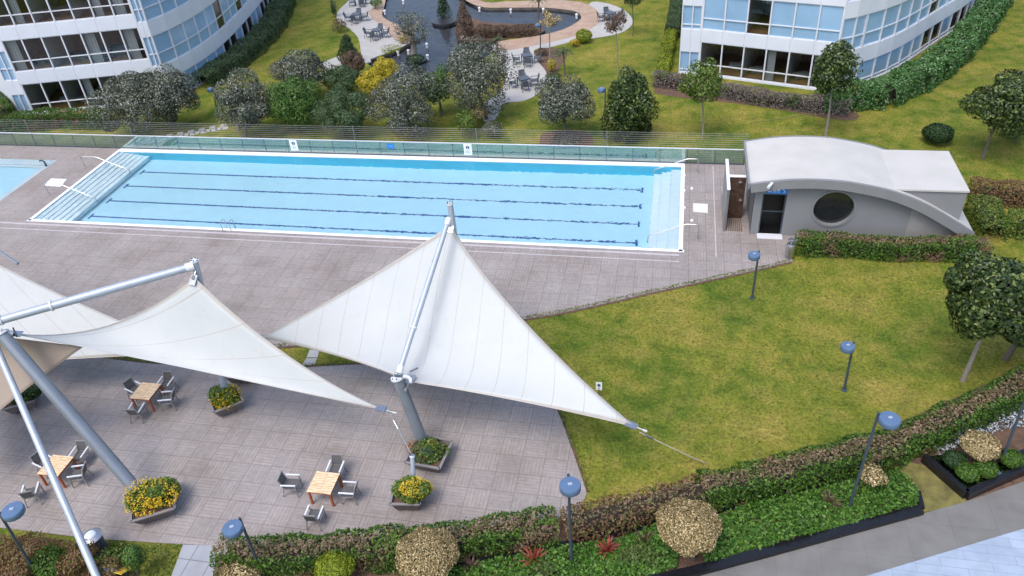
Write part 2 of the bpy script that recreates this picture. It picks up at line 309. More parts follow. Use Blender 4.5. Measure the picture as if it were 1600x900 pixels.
# ------------------------------------------------------------------ foliage
def leaf_mesh(P, Nn, size, asp=.55, upb=0., spread=.9):
    n = len(P); Nn = Nn+rng.normal(0, spread*.6, (n, 3)); Nn[:, 2] += upb; Nn /= np.linalg.norm(Nn, axis=1)[:, None]+1e-9
    t = rng.normal(0, 1, (n, 3)); t -= Nn*(t*Nn).sum(1)[:, None]; t /= np.linalg.norm(t, axis=1)[:, None]+1e-9
    b = np.cross(Nn, t); l = size*rng.uniform(.65, 1.35, (n, 1)); w = l*asp
    V = np.empty((n, 4, 3)); V[:, 0] = P-t*l*.5; V[:, 1] = P+b*w*.5-t*l*.05; V[:, 2] = P+t*l*.5+Nn*l*.08; V[:, 3] = P-b*w*.5-t*l*.05
    me = bpy.data.meshes.new('leaves'); me.vertices.add(4*n); me.vertices.foreach_set('co', V.reshape(-1).astype(np.float32))
    me.loops.add(4*n); me.loops.foreach_set('vertex_index', np.arange(4*n, dtype=np.int32)); me.polygons.add(n)
    me.polygons.foreach_set('loop_start', np.arange(0, 4*n, 4, dtype=np.int32)); me.polygons.foreach_set('loop_total', np.full(n, 4, dtype=np.int32)); me.update(calc_edges=True); return me
def sph(n):
    d = rng.normal(0, 1, (n, 3)); return d/np.linalg.norm(d, axis=1)[:, None]
def crown_pts(rx, ry, rz, n, blobs=14, br=.42, shape='round', low=-1.):
    C = sph(blobs)*(rng.uniform(.0, 1., (blobs, 1))**.4*(1.04-br)); C[:, 2] = np.maximum(C[:, 2], low)
    if shape == 'cone':
        h = rng.uniform(-1, .95, blobs); a = rng.uniform(0, 2*PI, blobs); r = (1-h)/2*.62*rng.uniform(.6, 1, blobs); C = np.stack([r*np.cos(a), r*np.sin(a), h*.75], 1)
    B = br*rng.uniform(.62, 1.32, blobs)
    if shape == 'cone': B = B*(1.15-.55*(C[:, 2]+.75)/1.5)
    k = rng.integers(0, blobs, n); d = sph(n); rad = np.where(rng.random(n) < .8, rng.uniform(.86, 1.06, n), rng.uniform(.3, .9, n))
    P = C[k]+d*(B[k]*rad)[:, None]; Nn = d+P*.5
    # drop most points buried in another blob
    keep = np.ones(n, bool)
    for i in range(blobs): keep &= ~((np.linalg.norm(P-C[i], axis=1) < B[i]*.72) & (k != i) & (rng.random(n) < .85))
    P, Nn = P[keep], Nn[keep]; P = P*np.array([rx, ry, rz]); return P, Nn
def rpx(w, g): return w/2/F*((np.array(g)-CP)@fw)
def tree(kind, c, w, h, base, leaf, label, cat='tree', group=None, n=None, size=.13, trunk=.1, bark='bark', blobs=46, br=.3, shape='round', name='tree', asp=.55, spread=.9, fork=True, depth=1., sc_=(1.2, 1.12), taper=0.):
    g = G(*base); cc = GY(c[0], c[1], g.y); w, h = w*sc_[0], h*sc_[1]
    if cc.z < .2: cc.z = .2
    rx = rpx(w, cc); dist = np.linalg.norm(np.array(cc)-CP); el = math.asin((CP[2]-cc.z)/dist)
    # picture height h covers rz*cos(el) and ry*sin(el) of the ellipsoid
    hh = rpx(h, cc); rz = math.sqrt(max((hh*hh-(rx*math.sin(el))**2), (.35*hh)**2))/math.cos(el); rz = min(rz, hh*1.35)
    t = thing(name, g, label, cat, group); o = Vector(cc)-g
    n = int((n or 0)*3.4) or int(min(34000, max(2500, 42*(rx*rx+2*rx*rz)/size/size)))
    P, Nn = crown_pts(rx, rx*depth, rz, n, blobs, br, shape); P[:, :2] *= 1-taper*(P[:, 2:3]/rz); P[:, 2] = np.maximum(P[:, 2]+o.z, .04); P[:, :2] += np.array([o.x, o.y])
    mesh_obj('crown', leaf_mesh(P, Nn, size, asp, spread=spread), LF[leaf], t)
    mb = MB(); top = Vector((o.x, o.y, max(o.z-rz*.35, .15))); lean = Vector((o.x*.35, o.y*.35, top.z*.5))
    mb.tube([(0, 0, -.05), (0, 0, .05), lean+Vector((rnd.uniform(-.05, .05), 0, 0)), top], [trunk*1.4, trunk*1.1, trunk*.85, trunk*.7], 8)
    if fork:
        for i in range(6):
            a = 2*PI*i/6+rnd.random(); e = Vector((o.x+math.cos(a)*rx*.6, o.y+math.sin(a)*rx*.6, o.z+rz*rnd.uniform(.0, .5)))
            mb.tube([top-Vector((0, 0, .05)), (top+e)/2+Vector((0, 0, .1*rz)), e], [trunk*.55, trunk*.35, trunk*.12], 5)
    part('trunk', mb, MT[bark], t, True); return t
def bush(c, w, h, leaf, label, cat='shrub', group=None, size=.1, blobs=10, br=.5, name='shrub', asp=.6, trunk=True, base=None, n=None, ball=False, stem=None):
    """low plant: crown centred on picture point c, standing on the ground"""
    hh = h
    g = G(*(base or (c[0], c[1]+h*.45))); cc = GY(c[0], c[1], g.y); cc.z = max(cc.z, .12)
    rx = rpx(w, cc); dist = np.linalg.norm(np.array(cc)-CP); el = math.asin((CP[2]-cc.z)/dist); q = rpx(h, cc)
    rz = math.sqrt(max(q*q-(rx*math.sin(el))**2, (.4*q)**2))/math.cos(el); rz = min(rz, q*1.2)
    t = thing(name, g, label, cat, group); o = Vector(cc)-g
    n = int((n or 0)*2) or int(min(16000, max(1500, 26*(rx*rx+2*rx*rz)/size/size)))
    if ball:
        d = sph(n); P = d*np.array([rx, rx, rz])*(rng.uniform(.85, 1.03, (n, 1)))*(1+.06*np.sin(d[:, :1]*7+d[:, 1:2]*5)); Nn = d
    else: P, Nn = crown_pts(rx, rx, rz, n, blobs, br)
    P[:, :2] += np.array([o.x, o.y]); P[:, 2] = np.maximum(P[:, 2]+o.z, .03)
    mesh_obj('foliage', leaf_mesh(P, Nn, size, asp), LF[leaf], t)
    s = MB(); s.tube([(0, 0, -.05), (o.x*.5, o.y*.5, max(.1, o.z*.5)), (o.x, o.y, max(o.z, .15))], [stem or .05, (stem or .05)*.8, (stem or .05)*.5], 6)
    for i in range(4):
        a = i*1.57+rnd.random(); s.tube([(o.x*.5, o.y*.5, max(.1, o.z*.5)), (o.x+math.cos(a)*rx*.6, o.y+math.sin(a)*rx*.6, o.z+rz*.1)], [.03, .01], 4)
    part('stem', s, MT['bark'], t); return t
def resample(pts, step):
    out = [Vector(pts[0])]
    for a, b in zip(pts, pts[1:]):
        a, b = Vector(a), Vector(b); n = max(1, int((b-a).length/step))
        for i in range(1, n+1): out.append(a.lerp(b, i/n))
    return out
LASTU = [None]
def hedge(path, width, height, leaf, label, leaf_top=None, dens=360, size=.12, name='hedge', group=None, wob=.1, gaps=()):
    """path: centre line on the ground (world)"""
    pts = [Vector((p[0], p[1], 0)) for p in path]; pts = resample(pts, .5); g = pts[len(pts)//2]
    t = thing(name, (g.x, g.y, 0), label, 'hedge', group)
    A = np.array([list(p) for p in pts]); seg = np.linalg.norm(np.diff(A, axis=0), axis=1); cum = np.concatenate([[0], np.cumsum(seg)]); Ltot = cum[-1]
    def sample(n, face):
        s = rng.uniform(-width*.3, Ltot+width*.3, n); sc_ = np.clip(s, 0, Ltot-1e-4); i = np.clip(np.searchsorted(cum, sc_)-1, 0, len(seg)-1)
        d = (A[i+1]-A[i])/seg[i][:, None]; P = A[i]+d*(s-cum[i])[:, None]; sd = np.stack([-d[:, 1], d[:, 0], np.zeros(n)], 1)
        w = width/2*(1+wob*np.sin(s*1.7+1)+wob*.7*np.sin(s*4.3)); hgt = height*(1+wob*.6*np.sin(s*1.1)+wob*.5*np.sin(s*3.1+2))
        if face == 'top':
            u = rng.uniform(-1, 1, n); LASTU[0] = u; P = P+sd*(u*w)[:, None]; P[:, 2] = hgt-.12*height*u**4+rng.normal(0, .045, n); Nn = np.tile([0, 0, 1.], (n, 1))
        elif face == 'in':
            u = rng.uniform(-.75, .75, n); P = P+sd*(u*w)[:, None]; P[:, 2] = rng.uniform(.05, .9, n)*hgt; Nn = sph(n)
        else:
            u = np.where(rng.random(n) < .5, -1., 1.); v = rng.random(n); P = P+sd*(u*w*(1-.1*v**4)+rng.normal(0, .04, n))[:, None]; P[:, 2] = v*hgt; Nn = sd*u[:, None]
        return P, Nn
    nt_ = int(Ltot*width*dens); ns = int(Ltot*height*2*dens); ni = int(Ltot*width*height*dens*.35)
    P1, N1 = sample(nt_, 'top'); U1 = LASTU[0]; P2, N2 = sample(ns, 's'); P3, N3 = sample(ni, 'in')
    if leaf_top:
        k = np.abs(U1)+rng.normal(0, .14, len(U1)) < .52
        P3, N3 = np.concatenate([P3, P1[~k]]), np.concatenate([N3, N1[~k]]); P1, N1 = P1[k], N1[k]
        mesh_obj('clipped_top', leaf_mesh(P1-np.array([g.x, g.y, 0]), N1, size), LF[leaf_top], t)
        P, Nn = np.concatenate([P2, P3]), np.concatenate([N2, N3])
    else: P, Nn = np.concatenate([P1, P2, P3]), np.concatenate([N1, N2, N3])
    mesh_obj('foliage', leaf_mesh(P-np.array([g.x, g.y, 0]), Nn, size), LF[leaf], t)
    s = MB()
    for p in ():
        for k in range(2):
            q = p+Vector((rnd.uniform(-.25, .25)*width, rnd.uniform(-.25, .25)*width, 0)); s.tube([(q.x-g.x, q.y-g.y, -.03), (q.x-g.x+rnd.uniform(-.15, .15), q.y-g.y+rnd.uniform(-.15, .15), height*.85)], [.03, .012], 4)
    # solid dark core: shade among the inner twigs put into its colour
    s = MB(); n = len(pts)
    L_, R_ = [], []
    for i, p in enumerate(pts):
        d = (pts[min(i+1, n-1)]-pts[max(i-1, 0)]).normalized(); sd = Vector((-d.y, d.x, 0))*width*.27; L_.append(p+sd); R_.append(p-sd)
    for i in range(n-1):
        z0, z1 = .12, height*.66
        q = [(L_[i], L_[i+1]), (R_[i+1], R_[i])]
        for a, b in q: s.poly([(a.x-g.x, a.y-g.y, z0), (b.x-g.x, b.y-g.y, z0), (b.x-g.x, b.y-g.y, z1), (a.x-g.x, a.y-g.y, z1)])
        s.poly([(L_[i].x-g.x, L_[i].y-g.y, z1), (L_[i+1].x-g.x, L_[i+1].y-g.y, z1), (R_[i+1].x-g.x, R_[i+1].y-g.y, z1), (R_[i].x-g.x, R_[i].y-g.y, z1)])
    part('shade_core', s, MT['core_shade'], t); return t
def scatter(name, poly, leaf, dens, size, zf, kind='stuff', asp=.6, parent=None, spread=.9):
    tri = tessellate_polygon([[Vector((p[0], p[1], 0)) for p in poly]]); T = np.array([[poly[i][:2] for i in t] for t in tri], float)
    ar = np.abs((T[:, 1, 0]-T[:, 0, 0])*(T[:, 2, 1]-T[:, 0, 1])-(T[:, 1, 1]-T[:, 0, 1])*(T[:, 2, 0]-T[:, 0, 0]))/2
    n = int(ar.sum()*dens); k = rng.choice(len(T), n, p=ar/ar.sum()); a, b = rng.random(n), rng.random(n); f = a+b > 1; a[f], b[f] = 1-a[f], 1-b[f]
    P2 = T[k, 0]+(T[k, 1]-T[k, 0])*a[:, None]+(T[k, 2]-T[k, 0])*b[:, None]; z = zf(P2[:, 0], P2[:, 1])*rng.uniform(.45, 1.1, n)
    P = np.concatenate([P2, z[:, None]], 1); o = mesh_obj(name, leaf_mesh(P, np.tile([0, 0, 1.], (n, 1)), size, asp, spread=spread), LF[leaf], parent)
    if kind: o['kind'] = kind
    return o
W = lambda l, z=0.: [G(a, b, z) for a, b in l]
# ================================================================== SETTING
def W2(l): return [(G(a, b).x, G(a, b).y) for a, b in l]
def smooth2(pts, n=6, closed=False):
    """Catmull-Rom through plan points"""
    out = []; m = len(pts); rngi = range(m if closed else m-1)
    for i in rngi:
        p = [pts[(i+k) % m] if closed else pts[max(0, min(m-1, i+k))] for k in (-1, 0, 1, 2)]
        for j in range(n):
            t = j/n; out.append(tuple(.5*((2*p[1][a])+(-p[0][a]+p[2][a])*t+(2*p[0][a]-5*p[1][a]+4*p[2][a]-p[3][a])*t*t+(-p[0][a]+3*p[1][a]-3*p[2][a]+p[3][a])*t**3) for a in (0, 1)))
    if not closed: out.append(tuple(pts[-1]))
    return out
ZL = -.03
pondW = smooth2(W2([(604, -25), (600, 8), (597, 22), (603, 30), (620, 38), (632, 44), (645, 62), (635, 70), (612, 82), (572, 95), (600, 112), (640, 130), (692, 128), (700, 112), (740, 108), (790, 62), (840, 56), (880, 46), (905, 32), (907, 24), (895, 17), (850, 12), (800, 12), (745, 9), (700, -25)]), 4, True)
lawn_holes = [[(-.4, -.4), (40.4, -.4), (40.4, 10.2), (-.4, 10.2)], [(-13.4, -.4), (-3.6, -.4), (-3.6, 8.3), (-13.4, 8.3)], pondW]
mb = MB(); mb.prism([(-300, -120), (400, -120), (400, 400), (-300, 400)], None, ZL, lawn_holes); struct('lawn', mb, MT['grass'])
lawn_edge = smooth2(W2([(1238, 408), (1170, 424), (1100, 439), (1000, 461), (900, 484), (820, 498), (700, 514), (600, 526), (500, 536), (400, 544), (250, 551), (125, 553)]), 4)
strip_low = smooth2(W2([(175, 561), (225, 567), (277, 570), (360, 574), (440, 575), (490, 573), (570, 569), (700, 566), (790, 575), (840, 597), (870, 640), (893, 700), (917, 770)]), 4)
deck = [(-60, 10.12), (44.2, 10.12), (46.3, 9.9), (46.3, 1.5)] + W2([(1238, 385)]) + lawn_edge + strip_low + W2([(905, 800), (800, 830), (700, 850), (560, 862), (450, 866), (340, 866), (334, 852), (286, 850), (150, 842), (0, 824), (-400, 790)]) + [(-60, -12)]
hp = [(0, 0), (40, 0), (40, 9.82), (0, 9.82)]; hk = [(-13, .0), (-4, .0), (-4, 7.9), (-13, 7.9)]
mb = MB(); mb.prism(deck, -.15, 0., [hp, hk]); struct('pool_deck', mb, MT['deck'])
# soil joint between lawn and paving
def ribbon(path, w, z0, z1, mb=None):
    mb = mb or MB(); n = len(path)
    for i in range(n-1):
        a, b = Vector((path[i][0], path[i][1], 0)), Vector((path[i+1][0], path[i+1][1], 0)); d = (b-a)
        if d.length < 1e-4: continue
        mb.bar(a+Vector((0, 0, (z0+z1)/2)), b+d.normalized()*w*.12+Vector((0, 0, (z0+z1)/2)), w, z1-z0)
    return mb
off = lambda P, dx, dy: [(x+dx, y+dy) for x, y in P]
struct('soil_edge', ribbon(off(strip_low, .02, .08), .12, -.1, -.004, ribbon(off(lawn_edge, 0, -.08), .12, -.1, -.004)), MT['soil'])
mb = MB(); mb.box((-.0, -.52, .0), (80, .14, .012)); mb.box((-.0, -1.12, .0), (80, .07, .012)); mb.box((41.9, 4.6, .0), (.06, 10.2, .012)); struct('drain_channel', mb, MT['drain'])
# ---------------- pool
D = -1.5
mb = MB()
mb.box((20, 4.9, D-.1), (40.6, 10.3, .2))
mb.box((20, -.144, -.8), (40.6, .3, 1.57)); mb.box((-.144, 4.9, -.8), (.3, 10.3, 1.57)); mb.box((40.144, 4.9, -.8), (.3, 10.3, 1.57))
struct('pool_basin', mb, MT['tile'])
mb = MB(); mb.box((20, 9.80, -.8), (40, .5, 1.52)); struct('pool_far_wall', mb, MT['wall_tile'])
mb = MB()
mb.box((20, 9.72, -.02), (40.3, .42, .06)); mb.box((20, -.10, -.012), (40.5, .22, .05)); mb.box((40.07, 4.8, -.012), (.22, 9.9, .05)); mb.box((-.1, 4.8, -.012), (.22, 9.9, .05))
struct('pool_coping', mb, MT['coping'])
mb = MB()
for k in range(6):
    w = .38*(k+1); z = -.12-.125*k; mb.box((w/2+.008, 4.8, z-.3), (w, 9.45-.002*k, .6))
for k, (w, z) in enumerate(((.65, -.45), (1.25, -.85), (1.7, -1.2))): mb.box((40-w/2, 4.8, (z+D)/2), (w, 9.45-.01*k, z-D))
struct('pool_steps', mb, mat('white_step_tile', (.9, .95, .98), .5, var=.02))
mb = MB()
for k in range(6):
    w = .38*(k+1); z = -.12-.125*k; mb.box((w-.012, 4.8, z+.0015), (.03, 9.4, .008))
for k, (w, z) in enumerate(((.65, -.45), (1.25, -.85), (1.7, -1.2))): mb.box((40-w+.02, 4.8, z+.003), (.03, 9.4, .008))
struct('step_edging', mb, mat('grey_blue_edging', (.68, .82, .9), .5))
mb = MB()
for y in (1.72, 3.7, 5.7, 7.7):
    # the painted line, seen broken up by the ripples nearer the right end
    mb.box((20.2, y, D+.004), (34.9, .13, .008)); mb.box((2.75, y, D+.0045), (.14, .62, .009)); mb.box((37.65, y, D+.0045), (.14, .62, .009))
struct('lane_marking', mb, MT['lane'])
def grid_water(name, x0, x1, y0, y1, z, m):
    mb = MB(); mb.poly([(x0, y0, z), (x1, y0, z), (x1, y1, z), (x0, y1, z)]); o = struct(name, mb, m); return o
grid_water('pool_water', 0, 40, 0, 9.82, -.055, MT['water'])
mb = MB(); mb.box((-8.5, 3.95, -.5), (9.3, 8.2, .1)); mb.box((-8.5, 7.8, -.25), (9.2, .3, .42)); mb.box((-8.5, .05, -.25), (9.2, .3, .42)); mb.box((-4.1, 3.95, -.25), (.3, 8, .42)); struct('paddling_pool_basin', mb, MT['tile'])
mb = MB(); mb.box((-8.5, 7.5, -.06), (9, .8, .06)); mb.box((-4.25, 3.6, -.05), (.5, 7.0, .04)); mb.box((-8.5, 7.0, -.2), (8.4, .35, .06)); struct('paddling_pool_coping', mb, MT['coping'])
grid_water('paddling_pool_water', -13, -4, 0, 7.9, -.028, MT['water'])
# ---------------- pond, patios
mb = MB(); mb.prism(pondW, None, -.5); struct('pond_floor', mb, MT['pond_floor'])
mb = MB()
for i in range(len(pondW)):
    a, b = pondW[i], pondW[(i+1) % len(pondW)]; mb.poly([(a[0], a[1], -.55), (b[0], b[1], -.55), (b[0], b[1], -.02), (a[0], a[1], -.02)])
struct('pond_wall', mb, MT['pond_floor'])
mb = MB(); mb.prism(pondW, None, -.22); struct('pond_water', mb, MT['pond'])
def ring_strip(inner, outer, z, name, m):
    mb = MB(); n = min(len(inner), len(outer))
    for i in range(n-1): mb.poly([(*inner[i], z), (*inner[i+1], z), (*outer[i+1], z), (*outer[i], z)])
    return struct(name, mb, m)
ri = smooth2(W2([(700, -18), (745, 9), (800, 12), (850, 12), (895, 17), (907, 24), (905, 32), (880, 46), (840, 56), (790, 63), (775, 66)]), 5)
ro = smooth2(W2([(705, -40), (748, 0), (800, 2), (860, 0), (910, 4), (936, 20), (935, 36), (905, 54), (860, 66), (810, 76), (772, 82)]), 5)
ring_strip(ri, ro, .012, 'tan_ring_path', MT['ring'])
ri = smooth2(W2([(606, -20), (601, 8), (597, 22), (603, 30), (620, 38), (632, 44), (645, 62), (638, 69)]), 5)
ro = smooth2(W2([(592, -20), (584, 8), (577, 20), (584, 31), (600, 40), (606, 50), (614, 60), (625, 66)]), 5)
ring_strip(ri, ro, .014, 'tan_curved_path', MT['ring'])
pat1 = smooth2(W2([(556, -20), (545, 0), (528, 18), (528, 32), (545, 44), (560, 60), (566, 92), (575, 93), (610, 80), (637, 68), (640, 55), (625, 42), (598, 30), (597, 12), (606, -20)]), 4, True)
mb = MB(); mb.prism(pat1, -.1, .0); struct('curved_patio', mb, MT['concrete'])
pat2 = smooth2(W2([(772, 70), (820, 62), (870, 54), (905, 38), (915, 18), (925, 3), (955, 7), (978, 18), (989, 33), (980, 46), (960, 54), (925, 60), (898, 64), (858, 74), (835, 78), (840, 95), (853, 112), (852, 128), (838, 148), (815, 158), (785, 162), (775, 185), (756, 188), (760, 160), (785, 140), (788, 110), (778, 90)]), 4, True)
mb = MB(); mb.prism(pat2, -.1, .006); struct('garden_patio', mb, MT['concrete'])
mb = MB(); mb.prism(W2([(505, 97), (528, 88), (575, 86), (580, 96), (545, 105), (508, 112)]), -.1, .004); struct('garden_path', mb, MT['concrete'])
mb = MB()
for k in range(9):   # stepping slabs beyond the fence
    a = G(205+k*17, 226-k*3.1); mb.box((a.x, a.y, -.012), (.42, .42, .05), .3); mb.box((a.x+.5, a.y+.15, -.012), (.42, .42, .05), .5); mb.box((a.x+.1, a.y+.6, -.012), (.42, .42, .05), .4)
struct('stepping_path', mb, MT['concrete'])
mb = MB(); mb.prism(W2([(484, 546), (499, 547), (496, 558), (479, 558)]), -.1, -.008); mb.prism(W2([(478.5, 559.5), (495.5, 559.5), (491, 571), (471, 571)]), -.1, -.008); mb.prism(W2([(488, 535), (503, 535), (500, 545), (485, 545)]), -.1, -.008); struct('lawn_stepping_slabs', mb, MT['concrete'])
for nm, pl in dict(a=[(838, 80), (860, 74), (885, 82), (878, 100), (868, 115), (852, 128), (850, 112), (840, 95)], b=[(905, 130), (1040, 125), (1150, 150), (1320, 168), (1325, 188), (1180, 165), (1050, 150), (1022, 142)][1:], c=[(845, 212), (860, 205), (905, 205), (925, 213), (920, 228), (850, 229)]).items():
    mb = MB(); mb.prism(smooth2(W2(pl), 4, True), None, -.018); struct('soil_bed', mb, MT['soil'])
# ---------------- front planting strip, paving by the viewer's building
kerb_back = W2([(640, 893), (760, 873), (880, 853), (1000, 824), (1120, 797), (1240, 768), (1345, 741)])
kerb_front = W2([(950, 925), (1080, 896), (1200, 864), (1320, 831), (1438, 799)])
bed = kerb_back + W2([(1436, 728), (1440, 796)])[1:] + kerb_front[::-1] + W2([(600, 1000), (500, 925)])
mb = MB(); mb.prism(W2([(334, 866), (450, 866), (560, 862), (700, 850), (800, 830), (905, 800), (1000, 775), (1120, 742), (1300, 700), (1440, 645), (1560, 590), (1700, 520), (1900, 640), (1700, 690), (1640, 735), (1500, 790), (1440, 800), (1080, 900), (950, 930), (330, 1100)]), None, -.012); struct('bed_soil', mb, MT['soil'])
mb = MB(); mb.prism(W2([(1372, 745), (1420, 722), (1448, 728), (1512, 784), (1470, 797), (1441, 800), (1438, 780)]), None, -.004); struct('grass_verge', mb, MT['worn_grass'])
mb = MB(); mb.prism(W2([(1083, 899), (1440, 803), (1505, 785), (1600, 752), (2000, 600), (2600, 900), (2000, 1500), (600, 1500), (900, 950)]), None, 0.); struct('front_pavement', mb, MT['asphalt'])
mb = MB(); mb.prism(W2([(1340, 904), (1600, 826), (2000, 700), (2400, 1000), (1800, 1500), (1200, 1400)]), None, .006); struct('pale_pavement', mb, MT['pale_pave'])
mb = MB(); mb.prism(W2([(286, 851), (334, 852), (336, 880), (330, 915), (262, 915)]), -.1, .002); struct('slab_path', mb, MT['slab'])
def band(path, w, z0, z1):
    a, c = [], []
    for i, p in enumerate(path):
        q0, q1 = path[max(0, i-1)], path[min(len(path)-1, i+1)]; v = Vector((q1[0]-q0[0], q1[1]-q0[1])).normalized()*w/2; a.append((p[0]-v.y, p[1]+v.x)); c.append((p[0]+v.y, p[1]-v.x))
    mb = MB(); mb.prism(a+c[::-1], z0, z1); return mb
struct('granite_kerb', band(kerb_front, .34, -.05, .16), MT['granite'])
struct('kerb_return', band(W2([(1440, 796), (1434, 770)]), .16, -.05, .12), MT['granite'])
struct('stone_channel', band(kerb_back, .3, -.05, .05), MT['granite'])
mb = MB(); mb.prism(W2([(716, 60), (711, 46), (716, 32), (735, 26), (758, 33), (800, 36), (840, 36), (852, 46), (835, 55), (790, 60), (750, 61)]), -.5, -.08); struct('pond_island', mb, MT['soil'])
mb = MB(); g_ = G(693, 34); mb.lathe([(1.25, -.5), (1.25, .0), (1.1, .02)], (g_.x, g_.y+.4, 0), 24); struct('planting_ring', mb, MT['granite_dull'])
mb = MB(); g_ = G(647, 94); mb.lathe([(1.0, -.5), (1.0, -.1), (.9, -.08)], (g_.x, g_.y+.5, 0), 24); struct('olive_ring', mb, MT['granite_dull'])
# ================================================================== TOWERS
def tower(name, label, segs, H0, storeys, back, frosted=()):
    """segs: list of (points, bays, first window bottom, window top, transom height, style)"""
    base = segs[0][0][0]; root = thing(name, (base[0], base[1], 0), label, 'building', world=True)
    SP = 3.5; uid = 0; upper = MB()
    spand = [MB() for _ in range(storeys+1)]; plinth = MB(); slabs = MB(); walls = MB(); outline = []
    for si, (pl, bays, z0, z1, tr, style) in enumerate(segs):
        # resample polyline to equal bays
        P = [Vector((p[0], p[1], 0)) for p in pl]; L = [0]
        for a, b in zip(P, P[1:]): L.append(L[-1]+(b-a).length)
        def at(s):
            for i in range(len(P)-1):
                if s <= L[i+1]+1e-6: return P[i].lerp(P[i+1], (s-L[i])/(L[i+1]-L[i]))
            return P[-1]
        Q = [at(L[-1]*i/bays) for i in range(bays+1)]; outline += [(q.x, q.y) for q in Q[:-1]] + ([(Q[-1].x, Q[-1].y)] if si == len(segs)-1 else [])
        for i in range(bays):
            a, b = Q[i], Q[i+1]; d = (b-a).normalized(); nrm = Vector((d.y, -d.x, 0))
            for k in range(storeys):
                zb = (z0+SP*k) if k else max(z0, .12); zt = z1+SP*k; zn = z0+SP*(k+1)
                m_ = (a+b)/2-nrm*.06; ln = (b-a).length
                sp = spand[k]; rz = math.atan2(d.y, d.x)
                sp.box((m_.x, m_.y, (zt+zn)/2), (ln-.012, .16, zn-zt), rz)
                if k == 0: plinth.box((m_.x, m_.y, zb/2-.02), (ln-.012, .18, zb+.04), rz)
                f = MB(); A0 = a+Vector((0, 0, zb)); B0 = b+Vector((0, 0, zb)); hz = zt-zb; U = Vector((0, 0, 1)); ins = -nrm*.07; fw_ = .085 if style != 'front' else .1
                f.bar(A0+ins+d*fw_/2, A0+ins+d*fw_/2+U*hz, .16, fw_, d)
                if i == bays-1: f.bar(B0+ins-d*fw_/2, B0+ins-d*fw_/2+U*hz, .16, fw_, d)
                tz = tr+SP*k
                f.bar(A0*1+ins+Vector((0, 0, tz-zb))+d*fw_, B0+ins+Vector((0, 0, tz-zb)), .09, .07)
                f.bar(A0+ins+U*.03+d*fw_, B0+ins+U*.03, .09, .06); f.bar(A0+ins+U*(hz-.03)+d*fw_, B0+ins+U*(hz-.03), .09, .06)
                g1 = MB(); e = -nrm*.1
                g1.poly([A0+e, B0+e, B0+e+U*hz, A0+e+U*hz])
                if style == 'front': gm = 'frost' if k in frosted and i not in (2,) else 'win_glass'
                else:
                    h = (i*7+k*13+si*5) % 17; gm = 'frost'
                    if style == 'side' and ((k == 0 and (5 <= i <= 6 or 8 <= i <= 9 or i > 11)) or (k == 1 and i in (5, 8, 12))): gm = 'dkglass'
                if k < 3:
                    wo = part('window', f, MT['frame'], root); part('pane', g1, MT[gm], wo)
                    if style == 'front' and ((i*3+k) % 4 == 1 or i == bays-1):   # curtains and blinds indoors
                        c = MB(); c0 = a+d*.15-nrm*.35+U*zb; wd = .55 if i % 2 else ln*.5
                        for q in range(6): c.box(tuple(c0+d*(wd*(q+.5)/6)+U*hz/2-nrm*(.04*(q % 2))), (wd/6, .05, hz), rz)
                        part('curtain', c, MT['room_wall'], wo)
                else: upper.v_n = 0; n0 = len(upper.v); upper.v += f.v; upper.f += [tuple(n0+j for j in q) for q in f.f]; walls.poly([A0-nrm*.11, B0-nrm*.11, B0-nrm*.11+U*hz, A0-nrm*.11+U*hz])
        if style == 'front':
            A, B = Q[0], Q[-1]; d = (B-A).normalized(); nrm = Vector((d.y, -d.x, 0)); rz = math.atan2(d.y, d.x)
            for k in range(3):
                zb = (z0+SP*k) if k else .1; zt = z1+SP*k+.3
                w = MB(); m0 = (A+B)/2-nrm*5.; w.box((m0.x, m0.y, (zb+zt)/2), ((B-A).length, .1, zt-zb), rz); part('inner_wall', w, MT['room_dark'], root)
                w = MB(); m0 = (A+B)/2-nrm*2.6; w.box((m0.x, m0.y, zb-.06), ((B-A).length-.1, 4.8, .06), rz); part('room_floor', w, MT['room'], root)
                w = MB(); 
                for i in range(0, bays+1, 2):
                    p0 = Q[i]-nrm*2.6; w.box((p0.x, p0.y, (zb+zt)/2), (.12, 4.7, zt-zb-.02), rz)
                part('partition', w, MT['room_wall'], root)
                w = MB(); m0 = (A+B)/2-nrm*2.65; w.box((m0.x, m0.y, zt+.1), ((B-A).length-.1, 4.9, .08), rz); part('ceiling', w, MT['room_wall'], root)
                if k != 0 or True:
                    w = MB()
                    for i in range(bays):
                        if (i+k) % 3 == 0: continue
                        p0 = (Q[i]+Q[i+1])/2-nrm*(1.6+.3*(i % 2)); w.box((p0.x, p0.y, zb+.38), (1.2, .7, .06), rz+.2*i); w.box((p0.x, p0.y, zb+.17), (.9, .1, .36), rz+.2*i)
                    part('desk', w, MT['room_dark'] if k else MT['room_wall'], root)
    for k in range(storeys): part('spandrel', spand[k], MT['white'], root)
    part('plinth', plinth, MT['white'], root)
    o = part('upper_window', upper, MT['frame'], root); o['kind'] = 'stuff'
    o = part('upper_glazing', walls, MT['frost'], root)
    w = MB(); w.prism(outline+list(back), SP*storeys-.3, SP*storeys+.7); part('roof', w, MT['white'], root)
    w = MB(); bk = [outline[-1]]+list(back)+[outline[0]]
    for a, b in zip(bk, bk[1:]): w.poly([(*a, 0), (*b, 0), (*b, SP*storeys), (*a, SP*storeys)])
    part('rear_wall', w, MT['white'], root)
    return root
Rc = [(52.2, 22.9), (54.3, 24.75), (56.6, 27.6), (59.2, 31.4), (62.2, 35.6), (64.4, 39.4), (65.9, 42.4), (67.5, 47), (68.3, 52)]
